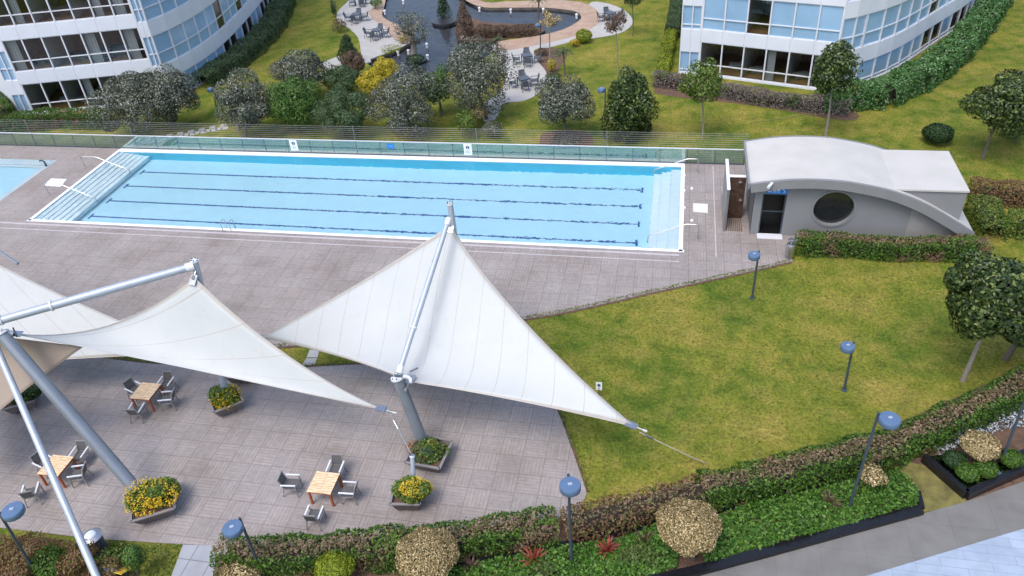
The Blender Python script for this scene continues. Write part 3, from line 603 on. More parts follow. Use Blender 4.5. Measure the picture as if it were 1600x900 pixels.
tower('office_tower', 'white and glass curved tower at upper right behind the grey pool hut', [
 ([(39.5, 25.25), (41.0, 24.95)], 2, .0, 1.78, .35, 'chamfer'),
 ([(41.0, 24.95), (50.4, 21.75)], 6, .05, 2.6, .88, 'front'),
 ([(50.4, 21.75), (51.6, 22.35), (52.2, 22.9)], 2, -.6, 1.75, .35, 'chamfer'),
 (smooth2(Rc, 3), 19, -.6, 1.75, .35, 'side')], 0, 5, [(60, 60), (46, 55), (39.8, 40)], (1,))
Lc = [(-1.05, 18.75), (-.5, 20.7), (-.25, 23.5), (-.35, 26.5), (-.9, 30.6), (-2.0, 36.6), (-3.9, 45), (-6, 52)]
tower('apartment_tower', 'white and glass curved tower at upper left beyond the dark hedge', [
 ([(-12.9, 15.25), (-11.75, 15.45)], 2, -.6, 1.75, .35, 'chamfer'),
 ([(-11.75, 15.45), (-1.75, 18.45)], 7, .05, 2.55, .85, 'front'),
 ([(-1.75, 18.45), (-1.05, 18.75)], 2, -.6, 1.75, .35, 'chamfer'),
 (smooth2(Lc, 3), 20, -.6, 1.75, .35, 'side')], 0, 5, [(-20, 55), (-30, 40), (-27.7, 31.1), (-17, 17.5)])
# ================================================================== POOL FENCE
FY = 9.98
fe = thing('glass_fence', (17, FY, 0), 'long low glass panel fence with pale top rail behind the swimming pool', 'fence', world=True)
x = -24.3; n = 0; X1 = 43.75; posts = []
while x < X1-.2:
    x2 = min(x+1.7, X1); g = MB(); g.box(((x+x2)/2, FY, .53), (x2-x-.03, .014, .94)); part('glass_panel', g, MT['glass'], fe)
    posts.append(x); x = x2
for x in posts+[X1]:
    p = MB(); p.box((x, FY+.03, .5), (.045, .045, 1.02)); p.box((x, FY+.03, .008), (.12, .12, .02)); part('post', p, MT['dark_metal'], fe)
p = MB(); p.bar((-24.4, FY, 1.03), (X1, FY, 1.03), .07, .045); part('top_rail', p, MT['frame'], fe)
p = MB(); p.bar((-24.4, FY, .035), (X1, FY, .035), .06, .06); part('bottom_rail', p, MT['dark_metal'], fe)
wf = thing('wire_fence', (17, FY+.45, ZL), 'tall fence of thin horizontal wires just beyond the glass fence', 'fence', world=True)
for k in range(13):
    p = MB(); p.tube([(-26, FY+.45, .12+k*.145), (X1+.2, FY+.45, .12+k*.145)], .0075, 5); part('wire', p, MT['wire'], wf)
for k in range(9):
    xx = -25+k*8.6; p = MB(); p.bar((xx, FY+.45, -.1), (xx, FY+.45, 1.9), .05, .03); part('post', p, MT['alum'], wf)
def board(px, py, w, h, y, name, label, m, cat='sign', t=.012):
    c = GY(px, py, y); r = thing(name, (c.x, y, max(c.z-h/2, 0)), label, cat, world=True); b = MB(); b.box((c.x, y, c.z), (w, t, h)); part('board', b, MT[m], r); return r, c
for px, py, lb in ((459, 227, 'white pool rules board with blue round symbol, left one on the glass fence'), (731, 233.5, 'white pool rules board with blue round symbol, right one on the glass fence')):
    r, c = board(px, py, .55, .78, FY-.03, 'rules_sign', lb, 'sign_white')
    r['group'] = 'rules signs on the glass fence'
    b = MB(); n0 = 24; b.v = [(c.x+.13*math.cos(2*PI*i/n0), FY-.04, c.z+.14+.13*math.sin(2*PI*i/n0)) for i in range(n0)]; b.f = [tuple(range(n0))]; part('round_symbol', b, MT['sign_navy'], r)
    b = MB(); b.box((c.x-.01, FY-.046, c.z+.12), (.035, .006, .13)); b.box((c.x+.02, FY-.046, c.z+.2), (.05, .006, .035)); b.box((c.x+.0, FY-.046, c.z+.08), (.1, .006, .03)); part('figure_symbol', b, MT['sign_white'], r)
    b = MB()
    for k in range(4): b.box((c.x+(-.02 if k % 2 else 0), FY-.042, c.z-.1-k*.06), (.38-.06*(k % 2), .006, .018))
    part('small_text', b, MT['sign_sky'], r)
r, c = board(610, 228.5, .5, .34, FY-.03, 'direction_sign', 'small blue sign in the middle of the glass fence', 'sign_blue')
b = MB(); b.box((c.x, FY-.04, c.z+.04), (.36, .006, .05)); b.box((c.x, FY-.04, c.z-.06), (.26, .006, .03)); part('small_text', b, MT['sign_sky'], r)
# ================================================================== POOL FURNITURE
def rail(pts, label, name='handrail', group=None, r=.028):
    g = pts[0]; t = thing(name, (g[0], g[1], 0), label, 'handrail', group, world=True)
    b = MB(); sm = []
    P = [Vector(p) for p in pts]
    for i, p in enumerate(P):
        if 0 < i < len(P)-1: sm += [p.lerp(P[i-1], .18 if (P[i-1]-p).length > .7 else .3), p.lerp(P[i-1], .05), p.lerp(P[i+1], .05), p.lerp(P[i+1], .18 if (P[i+1]-p).length > .7 else .3)]
        else: sm.append(p)
    b.tube(sm, r, 8); part('tube', b, MT['chrome'], t, True)
    b = MB(); b.lathe([(.055, 0), (.055, .02), (.03, .03)], (g[0], g[1], 0), 12); part('base_flange', b, MT['chrome'], t)
    return t
for a, lb in ((129, 'steel handrail over the wide pool steps, far one'), (76, 'steel handrail over the wide pool steps, near one by the white hatch')):
    y = G(129, 262).y if a == 129 else G(77, 305).y
    rail([(-.95, y, 0), (-1.0, y, .88), (.25, y, .86), (2.4, y, -.05), (2.5, y, -.8)], lb, group='handrails at the pool ends')
for (px, py), lb in (((1082, 270), 'steel handrail at the right end of the pool beside the glass fence'), ((1079, 374), 'steel handrail at the right end of the pool nearest the sail')):
    y = G(px, py).y; rail([(40.95, y, 0), (40.95, y, .95), (40.3, y, .95), (38.3, y, .12), (38.28, y, -.6)], lb, group='handrails at the pool ends')
t = thing('pool_ladder', (G(347, 363).x, -.3, 0), 'steel ladder on the near side of the pool', 'ladder', world=True); gx = G(347, 363).x
for s in (0, .55):
    b = MB(); b.tube([(gx+s, -.3, 0), (gx+s, -.32, .45), (gx+s, -.2, .62), (gx+s, .0, .66), (gx+s, .14, .5), (gx+s, .16, 0), (gx+s, .16, -.75)], .024, 8); part('side_rail', b, MT['chrome'], t, True)
for z in (-.2, -.42, -.64): b = MB(); b.box((gx+.275, .16, z), (.5, .1, .03)); part('rung', b, MT['chrome'], t)
for (a, lb) in (([(80, 279), (105, 280), (95, 292), (68, 290)], 'square white hatch in the paving between the two pools'), ([(1083, 318), (1106, 319), (1106, 333), (1083, 331)], 'square white hatch in the paving right of the pool')):
    b = MB(); pl = W2(a); cx = sum(p[0] for p in pl)/4; cy = sum(p[1] for p in pl)/4
    r = thing('hatch_cover', (cx, cy, 0), lb, 'hatch', 'hatch covers in the deck', world=True); b.prism(pl, -.02, .02); part('frame', b, MT['frame'], r)
    b = MB(); b.prism([(cx+(p[0]-cx)*.84, cy+(p[1]-cy)*.84) for p in pl], .0, .026); part('lid', b, MT['sign_white'], r)
for i, (px, py) in enumerate(((1069, 274), (1081, 295), (1069, 298), (1069, 325), (1081, 345))):
    g = G(px, py); b = MB(); b.lathe([(.09, 0), (.09, .05), (.06, .08), (.02, .09)], (0, 0, 0), 12); o = build('deck_fitting', b, MT['sign_white'], None, True); o.location = (g.x, g.y, 0)
    tag(o, 'small round white deck fitting beside the right end of the pool', 'fitting', 'round deck fittings right of the pool')
# ================================================================== POOL HUT
WY = 1.9; FYh = 1.55; BYh = 6.55
hut = thing('pool_hut', (48, WY, 0), 'grey pool hut with pale curved roof, round dark window and open doorway', 'building', world=True)
arc = [(1172, 288), (1200, 284.5), (1225, 282), (1250, 280.8), (1275, 281), (1303, 282.5), (1327, 285), (1350, 289), (1375, 294), (1400, 300.5), (1428, 311), (1452, 322), (1475, 335), (1500, 350), (1522, 364)]
AR = [GY(a, b, FYh) for a, b in arc]; A2 = smooth2([(p.x, p.z) for p in AR], 4); A2[-1] = (A2[-1][0], max(0., A2[-1][1]))
def extr(path, y0, y1, t, mb):
    n = len(path); ins = []
    for i in range(n):
        d = Vector((path[min(i+1, n-1)][0]-path[max(i-1, 0)][0], path[min(i+1, n-1)][1]-path[max(i-1, 0)][1])).normalized(); ins.append((path[i][0]+d.y*t, path[i][1]-d.x*t))
    for i in range(n-1):
        a, b, c, d = path[i], path[i+1], ins[i+1], ins[i]
        mb.poly([(a[0], y0, a[1]), (b[0], y0, b[1]), (b[0], y1, b[1]), (a[0], y1, a[1])]); mb.poly([(d[0], y0, d[1]), (c[0], y0, c[1]), (c[0], y1, c[1]), (d[0], y1, d[1])])
        mb.poly([(a[0], y0, a[1]), (b[0], y0, b[1]), (c[0], y0, c[1]), (d[0], y0, d[1])]); mb.poly([(a[0], y1, a[1]), (b[0], y1, b[1]), (c[0], y1, c[1]), (d[0], y1, d[1])])
    for i in (0, n-1): a, d = path[i], ins[i]; mb.poly([(a[0], y0, a[1]), (a[0], y1, a[1]), (d[0], y1, d[1]), (d[0], y0, d[1])])
    return ins
b = MB(); extr(A2, FYh+.06, BYh, .22, b); roof = part('roof', b, MT['roof'], hut)
b = MB(); extr([(x, z+.05) for x, z in A2], FYh-.12, FYh+.055, .5, b); part('fascia', b, MT['hut_edge'], roof)
b = MB(); extr([(x, z+.035) for x, z in A2], BYh+.003, BYh+.09, .3, b); part('rear_fascia', b, MT['hut_edge'], roof)
b = MB(); x0, z0 = A2[0]; b.box((x0-.05, (FYh+BYh)/2, z0-.08), (.1, BYh-FYh+.1, .3)); b.box((x0+.55, (FYh+BYh)/2+.03, HZ((x0+.55, 4, 0), 0)*0+A2[2][1]+.012), (.03, BYh-FYh-.1, .03)); part('roof_edge', b, MT['hut_edge'], roof)
# front wall with real openings
zc = lambda x: np.interp(x, [p[0] for p in A2], [p[1] for p in A2])-.3
dTL, dBL, dTR, dBR = GY(1191, 303, WY), GY(1185.5, 365.5, WY), GY(1230, 304, WY), GY(1220.5, 366, WY)
dx0, dx1, dzt = (dTL.x+dBL.x)/2, (dTR.x+dBR.x)/2, (dTL.z+dTR.z)/2
wc = GY(1302.5, 326, WY); wr = (GY(1334.5, 326, WY).x-GY(1270.5, 326, WY).x)/2; wrz = wr*1.0
xL, xR = A2[0][0]+.35, 53.2
b = MB(); top = [(x, zc(x)) for x in np.linspace(xR-.4, xL, 40)]
outer = [(xL, 0), (dx0, 0), (dx0, dzt), (dx1, dzt), (dx1, 0), (xR-.4, 0)]+top
circ = [(wc.x+wr*math.cos(2*PI*i/40), wc.z+wrz*math.sin(2*PI*i/40)) for i in range(40)]
n = 0; flat = outer+circ; tri = tessellate_polygon([[Vector((p[0], p[1], 0)) for p in l] for l in (outer, circ)])
b.v = [(p[0], WY, p[1]) for p in flat]+[(p[0], WY+.25, p[1]) for p in flat]; m = len(flat); b.f = [tuple(t) for t in tri]+[tuple(i+m for i in t) for t in tri]
o = 0
for l in (outer, circ):
    for i in range(len(l)): a_, b_ = o+i, o+(i+1) % len(l); b.f.append((a_, b_, b_+m, a_+m))
    o += len(l)
part('front_wall', b, MT['hut'], hut)
b = MB()
for i in range(40):
    a0, a1 = 2*PI*i/40, 2*PI*(i+1)/40
    P = lambda r, a, y: (wc.x+r*math.cos(a), y, wc.z+r*math.sin(a))
    b.poly([P(wr, a0, WY-.05), P(wr, a1, WY-.05), P(wr+.1, a1, WY-.05), P(wr+.1, a0, WY-.05)]); b.poly([P(wr+.1, a0, WY-.05), P(wr+.1, a1, WY-.05), P(wr+.1, a1, WY-.002), P(wr+.1, a0, WY-.002)]); b.poly([P(wr-.003, a0, WY-.05), P(wr-.003, a1, WY-.05), P(wr-.003, a1, WY+.3), P(wr-.003, a0, WY+.3)])
win = part('window', b, MT['hut_edge'], hut)
b = MB(); b.v = [(wc.x+wr*1.0*math.cos(2*PI*i/40), WY+.2, wc.z+wr*math.sin(2*PI*i/40)) for i in range(40)]; b.f = [tuple(range(40))]; part('pane', b, MT['dkglass'], win)
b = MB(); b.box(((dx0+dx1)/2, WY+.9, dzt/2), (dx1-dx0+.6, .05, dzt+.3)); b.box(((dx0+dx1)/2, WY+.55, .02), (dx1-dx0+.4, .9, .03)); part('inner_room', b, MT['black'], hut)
b = MB(); b.bar((dx0+.02, WY+.12, dzt*.56), (dx1-.02, WY+.12, dzt*.56), .05, .05); b.bar((dx0+.04, WY+.12, 0), (dx0+.04, WY+.12, dzt), .06); b.bar((dx1-.04, WY+.12, 0), (dx1-.04, WY+.12, dzt), .06); b.bar((dx0+.1, WY+.12, dzt-.04), (dx1-.1, WY+.12, dzt-.04), .06); part('door_frame', b, MT['dark_metal'], hut)
b = MB(); b.box(((dx0+dx1)/2, WY-.2, .02), (dx1-dx0+.1, .5, .05)); part('threshold', b, MT['frame'], hut)
b = MB(); b.poly([(xL, WY, 0), (xL, BYh-.2, 0), (xL, BYh-.2, zc(xL)), (xL, WY, zc(xL))]); b.poly([(xL+.2, WY+.1, 0), (xL+.2, BYh-.2, 0), (xL+.2, BYh-.2, zc(xL)), (xL+.2, WY+.1, zc(xL))]); b.poly([(xL, BYh-.2, 0), (xR, BYh-.2, 0)]+[(x, BYh-.2, zc(x)) for x in np.linspace(xR, xL, 24)]); part('side_wall', b, MT['hut'], hut)
bx = GY(1417, 356, WY).x; b = MB(); P = [(x, max(.0, zc(x)-.0)) for x in np.linspace(54.6, bx, 14)]; b.poly([(bx, WY-.012, 0), (54.6, WY-.012, 0)]+[(x, WY-.012, z) for x, z in P]); part('board_panel', b, MT['hut_wood'], hut)
AN = [(50.3, 2.0), (53.9, 2.0), (53.95, 6.3), (50.3, 6.3)]
b = MB(); b.prism(AN, 0, 2.92); part('annex_wall', b, MT['hut'], hut)
b = MB(); b.prism([(50.2, 1.93), (53.97, 1.93), (54.02, 6.36), (50.2, 6.36)], 2.925, 3.02); part('annex_roof', b, MT['roof'], hut)
sg, c = board(1214, 298.5, 1.05, .34, WY-.05, 'hut_sign', 'small blue sign with white lettering above the hut doorway', 'sign_blue')
b = MB()
for x, w in ((-.36, .2), (-.12, .16), (.08, .14)): b.box((c.x+x, WY-.06, c.z+.05), (w, .006, .05))
for x, w in ((-.34, .18), (-.1, .2), (.1, .1)): b.box((c.x+x, WY-.06, c.z-.05), (w, .006, .04))
b.bar((c.x+.3, WY-.06, c.z+.1), (c.x+.42, WY-.06, c.z-.02), .03, .006, (0, 1, 0)); b.bar((c.x+.42, WY-.06, c.z-.02), (c.x+.34, WY-.06, c.z-.08), .03, .006, (0, 1, 0)); part('lettering', b, MT['sign_white'], sg)
g = GY(1203, 289, FYh-.2); t = thing('spotlight', (g.x, g.y, g.z-.05), 'small pale spotlight on the roof edge above the blue hut sign', 'spotlight', world=True)
b = MB(); b.tube([(g.x-.1, g.y-.25, g.z-.02), (g.x+.12, g.y+.12, g.z+.06)], [.09, .07], 10); part('housing', b, MT['frame'], t); b = MB(); b.bar((g.x+.1, g.y+.08, g.z-.12), (g.x+.1, g.y+.08, g.z+.05), .04); part('bracket', b, MT['dark_metal'], t)
# shower enclosure
sx0, sx1 = G(1134, 355).x+.05, A2[0][0]-.02; y0, y1 = G(1150, 362).y, G(1150, 341).y; zt = GY(1150, 277, y1).z; y2 = G(1137, 250, zt).y; sx0 -= .08
sh = thing('shower_enclosure', ((sx0+sx1)/2, y0, 0), 'open shower with brown boarding and white side wall against the hut', 'shower', world=True)
b = MB(); b.box((sx0-.06, (y0+y2)/2, zt/2), (.12, y2-y0, zt)); part('side_wall', b, MT['hut_wood'], sh)
b = MB(); b.box((sx0-.06, (y0+y2)/2, zt+.03), (.16, y2-y0+.04, .06)); b.box(((sx0+sx1)/2+.02, y1+.1, zt+.02), (sx1-sx0-.02, .2, .05)); part('wall_cap', b, MT['coping'], sh)
b = MB(); b.box(((sx0+sx1)/2+.02, y1+.08, zt/2), (sx1-sx0-.02, .1, zt-.02)); part('back_wall', b, MT['wet_boards_up'], sh)
b = MB(); b.box(((sx0+sx1)/2, (y0+y1)/2, .02), (sx1-sx0, y1-y0-.1, .06)); part('slatted_step', b, MT['dry_wood'], sh)
for py in (285, 313):
    q = GY(1157, py, y1-.12); b = MB(); b.tube([(q.x, y1+.03, q.z+.06), (q.x, q.y, q.z+.06)], .02, 6); b.lathe([(.11, 0), (.11, .03), (.03, .06)], (q.x, q.y, q.z), 12); part('shower_head', b, MT['chrome'], sh)
# ================================================================== BINS
g = G(1233, 402); t = thing('litter_bin', (g.x, g.y, 0), 'tall stainless steel litter bin at the end of the hut hedge', 'bin')
b = MB(); b.lathe([(.2, 0), (.23, .04), (.23, .78), (.2, .84), (.08, .86)], (0, 0, 0), 20); part('body', b, MT['chrome'], t, True); b = MB(); b.lathe([(.05, .86), (.05, 1.0), (.18, 1.03), (.18, 1.09), (.05, 1.13)], (0, 0, 0), 16); part('lid', b, MT['chrome'], t, True)
g = G(157, 862); t = thing('litter_bin', (g.x, g.y, 0), 'grey bin with silver domed lid beside the slanting pole at lower left', 'bin')
b = MB(); b.lathe([(.25, 0), (.3, .05), (.32, .8), (.32, .85)], (0, 0, 0), 20); part('body', b, MT['dark_metal'], t, True); b = MB(); b.lathe([(.37, .86), (.38, .9), (.3, .97), (.12, .99)], (0, 0, 0), 20); l = part('lid', b, MT['chrome'], t, True)
b = MB(); b.lathe([(.2, .985), (.17, 1.02), (.05, 1.03)], (0, 0, 0), 16); part('knob', b, MT['sign_white'], l, True)
# ================================================================== LAMPS
def lamp(bp, tp, hp, diam, label, name='street_lamp', group='disc headed lamps', head_h=.24, r=.055):
    """bp, tp, hp: photo points of the foot, the pole top and the head centre"""
    g = G(*bp); z = HZ(g, tp[1]); top = GY(tp[0], tp[1], g.y); z = top.z
    h = G(hp[0], hp[1], z); d = h-top; d.z = 0
    if d.length < diam*.4: d = d.normalized()*diam*.5 if d.length > .01 else Vector((0, -diam*.5, 0))
    t = thing(name, g, label, 'lamp', group); tx = Vector((top.x-g.x, 0, 0)); tx = tx*min(1, .3/max(.01, tx.length))
    b = MB(); b.tube([(0, 0, -.02), tuple(tx+Vector((0, 0, z)))], [r, r*.8], 10); part('pole', b, MT['dark_metal'], t, True)
    b = MB(); b.lathe([(.12, -.02), (.12, .015), (r*1.2, .03)], (0, 0, 0), 12); part('base_plate', b, MT['dark_metal'], t)
    hc = tx+d.normalized()*(diam*.5+.03); hd = part('head', MB().lathe([(diam*.46, -head_h), (diam*.5, -head_h*.85), (diam*.5, -.03), (diam*.47, 0), (diam*.12, .015), (.01, .02)], (hc.x, hc.y, z-.04), 28), MT['lamp'], t, True)
    b = MB(); b.bar(tuple(tx+Vector((0, 0, z-.12))), (hc.x, hc.y, z-.12), .05, .05); part('arm', b, MT['dark_metal'], t)
    b = MB(); b.lathe([(diam*.4, -.02), (diam*.4, 0)], (hc.x, hc.y, z-.04-head_h), 20); part('lens', b, MT['lens'], hd)
    b = MB(); b.box((hc.x, hc.y, z-.013), (.13, .09, .02), .4); part('head_highlight', b, MT['steel_light'], hd)  # pale plate added as the highlight on the lamp head
lamp((1175, 465), (1186, 392), (1178, 396), .55, 'lamp post at the paving edge below the grey hut')
lamp((1319, 609), (1334, 534), (1326, 538), .55, 'lamp post standing alone in the middle of the lawn')
lamp((1327, 792), (1373, 645), (1387, 650), .66, 'tall lamp post rising from the green ground cover bed right of the cream ball shrub')
lamp((893, 885), (888, 741), (890, 752), .66, 'tall lamp post in the bed between the paving tip and the red spiky plants')
lamp((410, 897), (374, 809), (362, 822), .66, 'lamp post beside the grey slab path at the bottom')
lamp((62, 905), (-2, 800), (9, 797), .7, 'lamp post cut by the lower left corner of the photo')
lamp((1562, 728), (1606, 614), (1622, 618), .72, 'lamp post standing in the granite edged bed at the right border')
lamp((944, 214), (946, 138), (937, 137), .5, 'lamp post between the round olive tree and the dense magnolia', r=.05)
lamp((341, 183), (332, 138), (325, 137), .5, 'lamp post beside the left tower hedge', r=.05)
lamp((844, 78), (845, 37), (838, 37), .5, 'lamp post at the pond edge by the pale shrub', r=.05)
# ================================================================== MASTS, BOOMS, SAILS
def mast(name, base, head, r, label, cat='mast', cap=True, group=None, m='steel'):
    t = thing(name, (base[0], base[1], 0), label, cat, group, world=True); a, c = Vector(base), Vector(head); d = (c-a).normalized()
    part('pole', MB().tube([a, a.lerp(c, .5), c], [r*1.05, r, r*.95], 24), MT[m], t, True)
    if cap:
        b = MB(); b.tube([c-d*.04, c+d*.03], r*1.18, 24); part('head_plate', b, MT['frame'], t)
        b = MB()
        for k in range(6):
            u = d.orthogonal().normalized(); w = d.cross(u); q = c+d*.03+(u*math.cos(k*PI/3)+w*math.sin(k*PI/3))*r*.9; b.tube([q, q+d*.04], .025, 6)
        part('bolt_ring', b, MT['dark_metal'], t)
    q = a+d*((.02-a.z)/max(.2, d.z)); part('base_flange', MB().lathe([(r*1.7, 0), (r*1.7, .04), (r*1.2, .06)], (q.x, q.y, 0.0), 16), MT['steel'], t)
    return t
B1 = G(668, 710, 0); N1 = G(621, 590, 3.6); T1 = G(704, 340, 7.0)
B2 = G(357, 632, 0); T2 = G(305, 412, 7.3); N2 = G(3, 522, 6.4); BB = G(236, 792, 0)
mast('leaning_mast', (B1.x, B1.y, 0), N1, .225, 'short thick leaning steel mast in the mixed planter, holding the largest sail')
mast('leaning_mast', (BB.x, BB.y, 0), N2, .235, 'long thick leaning steel mast rising from the big yellow flower planter')
t1b = Vector((T1.x+.35, T1.y-.55, 0)); T1h = G(703, 318, 7.55)
mast('tall_mast', t1b, T1h, .125, 'tall steel mast under the peak of the largest sail in front of the pool', m='steel_light')
mast('tall_mast', (B2.x, B2.y, 0), G(304, 407, 7.35), .14, 'tall steel mast under the peak of the middle sail, rising from the orange flower planter', m='steel_light')
def boom(a, c, r, label):
    t = thing('boom', (a.x, a.y, 0), label, 'boom', 'booms over the sails', world=True); t.location.z = min(a.z, c.z); d = (c-a).normalized()
    b = MB().tube([a, a.lerp(c, .5), c], [r, r*1.12, r], 16); part('tube', b, MT['steel_light'], t, True)
    b = MB(); b.tube([a-d*.05, a+d*.25], r*1.25, 12); b.tube([c-d*.25, c+d*.05], r*1.2, 12); b.tube([a.lerp(c, .27), a.lerp(c, .28)], r*1.35, 12); part('end_collar', b, MT['frame'], t, True)
boom(N1+Vector((.1, .05, .25)), G(701, 343, 7.25), .105, 'pale steel boom running over the largest sail to its peak')
boom(G(-8, 503, 6.9), G(301, 416, 7.15), .15, 'pale steel boom from the left edge to the peak of the middle sail')
# left edge strut and cable post
mast('slanting_strut', (G(186, 982).x, G(186, 982).y, 0), G(-12, 528, 6.0), .125, 'pale slim steel strut crossing the lower left corner', 'strut', False, m='steel_light')
s0 = G(648, 782, 0); s1 = G(644, 712, 1.75); mast('tie_down_post', (s0.x, s0.y, 0), s1, .085, 'slim pale tie-down post in the yellow flower planter at the centre', 'post', True, m='steel_light')
def coons(c, n=22, sag=.1, corners=4):
    """membrane with four corners in order and hollow edges; c: 4 Vectors"""
    cen = sum(c, Vector())/4
    def edge(a, b, s):
        if isinstance(s, Vector): ctl = s*2-(a+b)/2; return lambda t: a*(1-t)**2+ctl*2*t*(1-t)+b*t*t
        m = (a+b)/2; dv = (cen-m); dv.z *= .3; L = (b-a).length; ctl = m+dv.normalized()*L*s*2 if dv.length > 0 else m
        return lambda t: a*(1-t)**2+ctl*2*t*(1-t)+b*t*t
    s = sag if isinstance(sag, (list, tuple)) else [sag]*4
    e0 = edge(c[0], c[1], s[0]); e1 = edge(c[1], c[2], s[1]); e2 = edge(c[3], c[2], s[2]); e3 = edge(c[0], c[3], s[3]); V = []
    for j in range(n+1):
        v = j/n
        for i in range(n+1):
            u = i/n
            p = e0(u)*(1-v)+e2(u)*v+e3(v)*(1-u)+e1(v)*u-(c[0]*(1-u)*(1-v)+c[1]*u*(1-v)+c[2]*u*v+c[3]*(1-u)*v); V.append(p)
    return V, (e0, e1, e2, e3), n
def sail(c, label, sag, seam, m='sail', n=24, plates=(0, 1, 2, 3), hem=True):
    V, E, n = coons(c, n, sag); t = thing('shade_sail', (c[0].x, c[0].y, 0), label, 'shade sail', world=True); t.location.z = min(q.z for q in c); L = t.location
    me = bpy.data.meshes.new('membrane'); F_ = [(j*(n+1)+i, j*(n+1)+i+1, (j+1)*(n+1)+i+1, (j+1)*(n+1)+i) for j in range(n) for i in range(n)]
    me.from_pydata([tuple(p-L) for p in V], [], F_); uv = me.uv_layers.new(name='UVMap')
    for pl in me.polygons:
        for li in pl.loop_indices:
            vi = me.loops[li].vertex_index; i, j = vi % (n+1), vi//(n+1); u, v = i/n, j/n
            uv.data[li].uv = (seam(u, v), min(u, v, 1-u, 1-v))
    o = mesh_obj('membrane', me, MT[m], t, True); sd = o.modifiers.new('thickness', 'SOLIDIFY'); sd.thickness = .008; sd.offset = 0
    for e in E: part('edge_cable', MB().tube([e(k/14)-Vector((0, 0, .012)) for k in range(15)], .018, 6), MT['tan' if m == 'tan' else 'alum'], t, True)
    for k in plates:
        q = c[k]; cen = sum(c, Vector())/4; d = (cen-q).normalized(); b = MB(); b.bar(q+d*.32-Vector((0, 0, .0)), q-d*.1, .3, .035); b.tube([q-d*.1, q-d*.5], .03, 8); b.tube([q-d*.34, q-d*.5], .06, 8); b.bar(q-d*.02+Vector((0, 0, .05)), q-d*.02-Vector((0, 0, .05)), .28, .05)
        part('corner_fitting', b, MT['chrome'], t)
    return t
L1 = G(408, 527, 2.3); R1 = G(991, 666, 2.6); N1s = G(640, 596, 3.35); T1s = G(704, 352, 6.6)
sail([T1s, R1, N1s, L1], 'largest white shade sail, peaked over the pool edge with its tip on the lawn', [.045, .035, .06, .02], lambda u, v: (u-v)*7.5+.5)
T2s = G(303, 433, 6.8); N2s = G(20, 521, 6.2); M2 = G(165, 548, 4.6); R2 = G(600, 640, 2.6)
sail([T2s, R2, M2, N2s], 'middle white shade sail stretched between the boom and the short leaning mast', [G(452, 557, 4.3), .0, .0, G(168, 508, 5.3)], lambda u, v: u*4.6+.25, plates=(0, 1, 3))
T3 = G(-170, 318, 7.3); R3 = G(312, 552, 2.2); N3 = G(28, 566, 2.6); L3 = G(-330, 520, 2.8)
sail([T3, R3, N3, L3], 'white shade sail cut by the left border, reaching behind the middle sail', [.03, .03, .05, .05], lambda u, v: (u-v)*5+.5, plates=(0,))
A4 = G(4, 526, 5.9); B4 = G(129, 541.5, 4.9); C4 = G(-80, 712, 2.4); D4 = G(-200, 560, 3.4)
sail([A4, B4, C4, D4], 'underside of the left white sail at the border, its shade painted in tan', [.01, .03, .05, .05], lambda u, v: (u-v*.1)*3.2, 'tan', plates=())  # white sail seen from below; its shade is painted in as tan
def cable(a, c, label, r=.02, m='wire', name='cable', grp=None):
    t = thing(name, (a.x, a.y, 0), label, 'cable', grp, world=True); t.location.z = min(a.z, c.z); part('strand', MB().tube([a, a.lerp(c, .5)-Vector((0, 0, .02)), c], r, 6), MT[m], t, True); d = (c-a).normalized(); part('turnbuckle', MB().tube([a+d*.3, a+d*.7], r*1.8, 8), MT['chrome'], t, True)
cable(R1+(R1-T1s).normalized()*.3, G(1102, 724, 0), 'tan strap from the tip of the largest sail down to the lawn', .026, 'rope')
cable(R2+(R2-T2s).normalized()*.3, s1, 'short cable from the middle sail tip to the tie-down post', .02)
cable(G(-60, 352, 7.4), G(28, 412, 6.5), 'dark edge tube at the top of the left sail', .06, 'steel', 'edge_tube')
# hinge brackets at the mast heads
t = thing('hinge_bracket', (N1.x, N1.y, N1.z), 'steel hinge bracket joining boom and sail on the short leaning mast', 'bracket', world=True)
b = MB(); c = G(642, 590, 3.7)
for k in range(5): a = k*.38; b.bar(c+Vector((.28*math.cos(a)-.2, .28*math.sin(a)-.3, .05)), c+Vector((.28*math.cos(a+.38)-.2, .28*math.sin(a+.38)-.3, .05)), .1, .08)
part('curved_plate', b, MT['frame'], t); b = MB(); b.tube([N1+Vector((-.1, 0, .1)), c], .05, 8); b.tube([c+Vector((-.1, .2, .1)), c+Vector((.2, .35, .2))], .03, 6); part('pin', b, MT['dark_metal'], t)
t = thing('hinge_bracket', (N2.x, N2.y, N2.z), 'dark hinge bracket at the head of the long leaning mast', 'bracket', world=True)
b = MB(); c = G(20, 521, 6.3); b.bar(N2+Vector((0, 0, .15)), c, .16, .1); part('plate', b, MT['frame'], t); b = MB(); b.tube([c-Vector((.1, 0, 0)), G(28, 525, 6.1)], .06, 8); b.tube([c+Vector((-.1, .2, .1)), c+Vector((.25, -.1, 0))], .03, 6); part('pin', b, MT['dark_metal'], t)
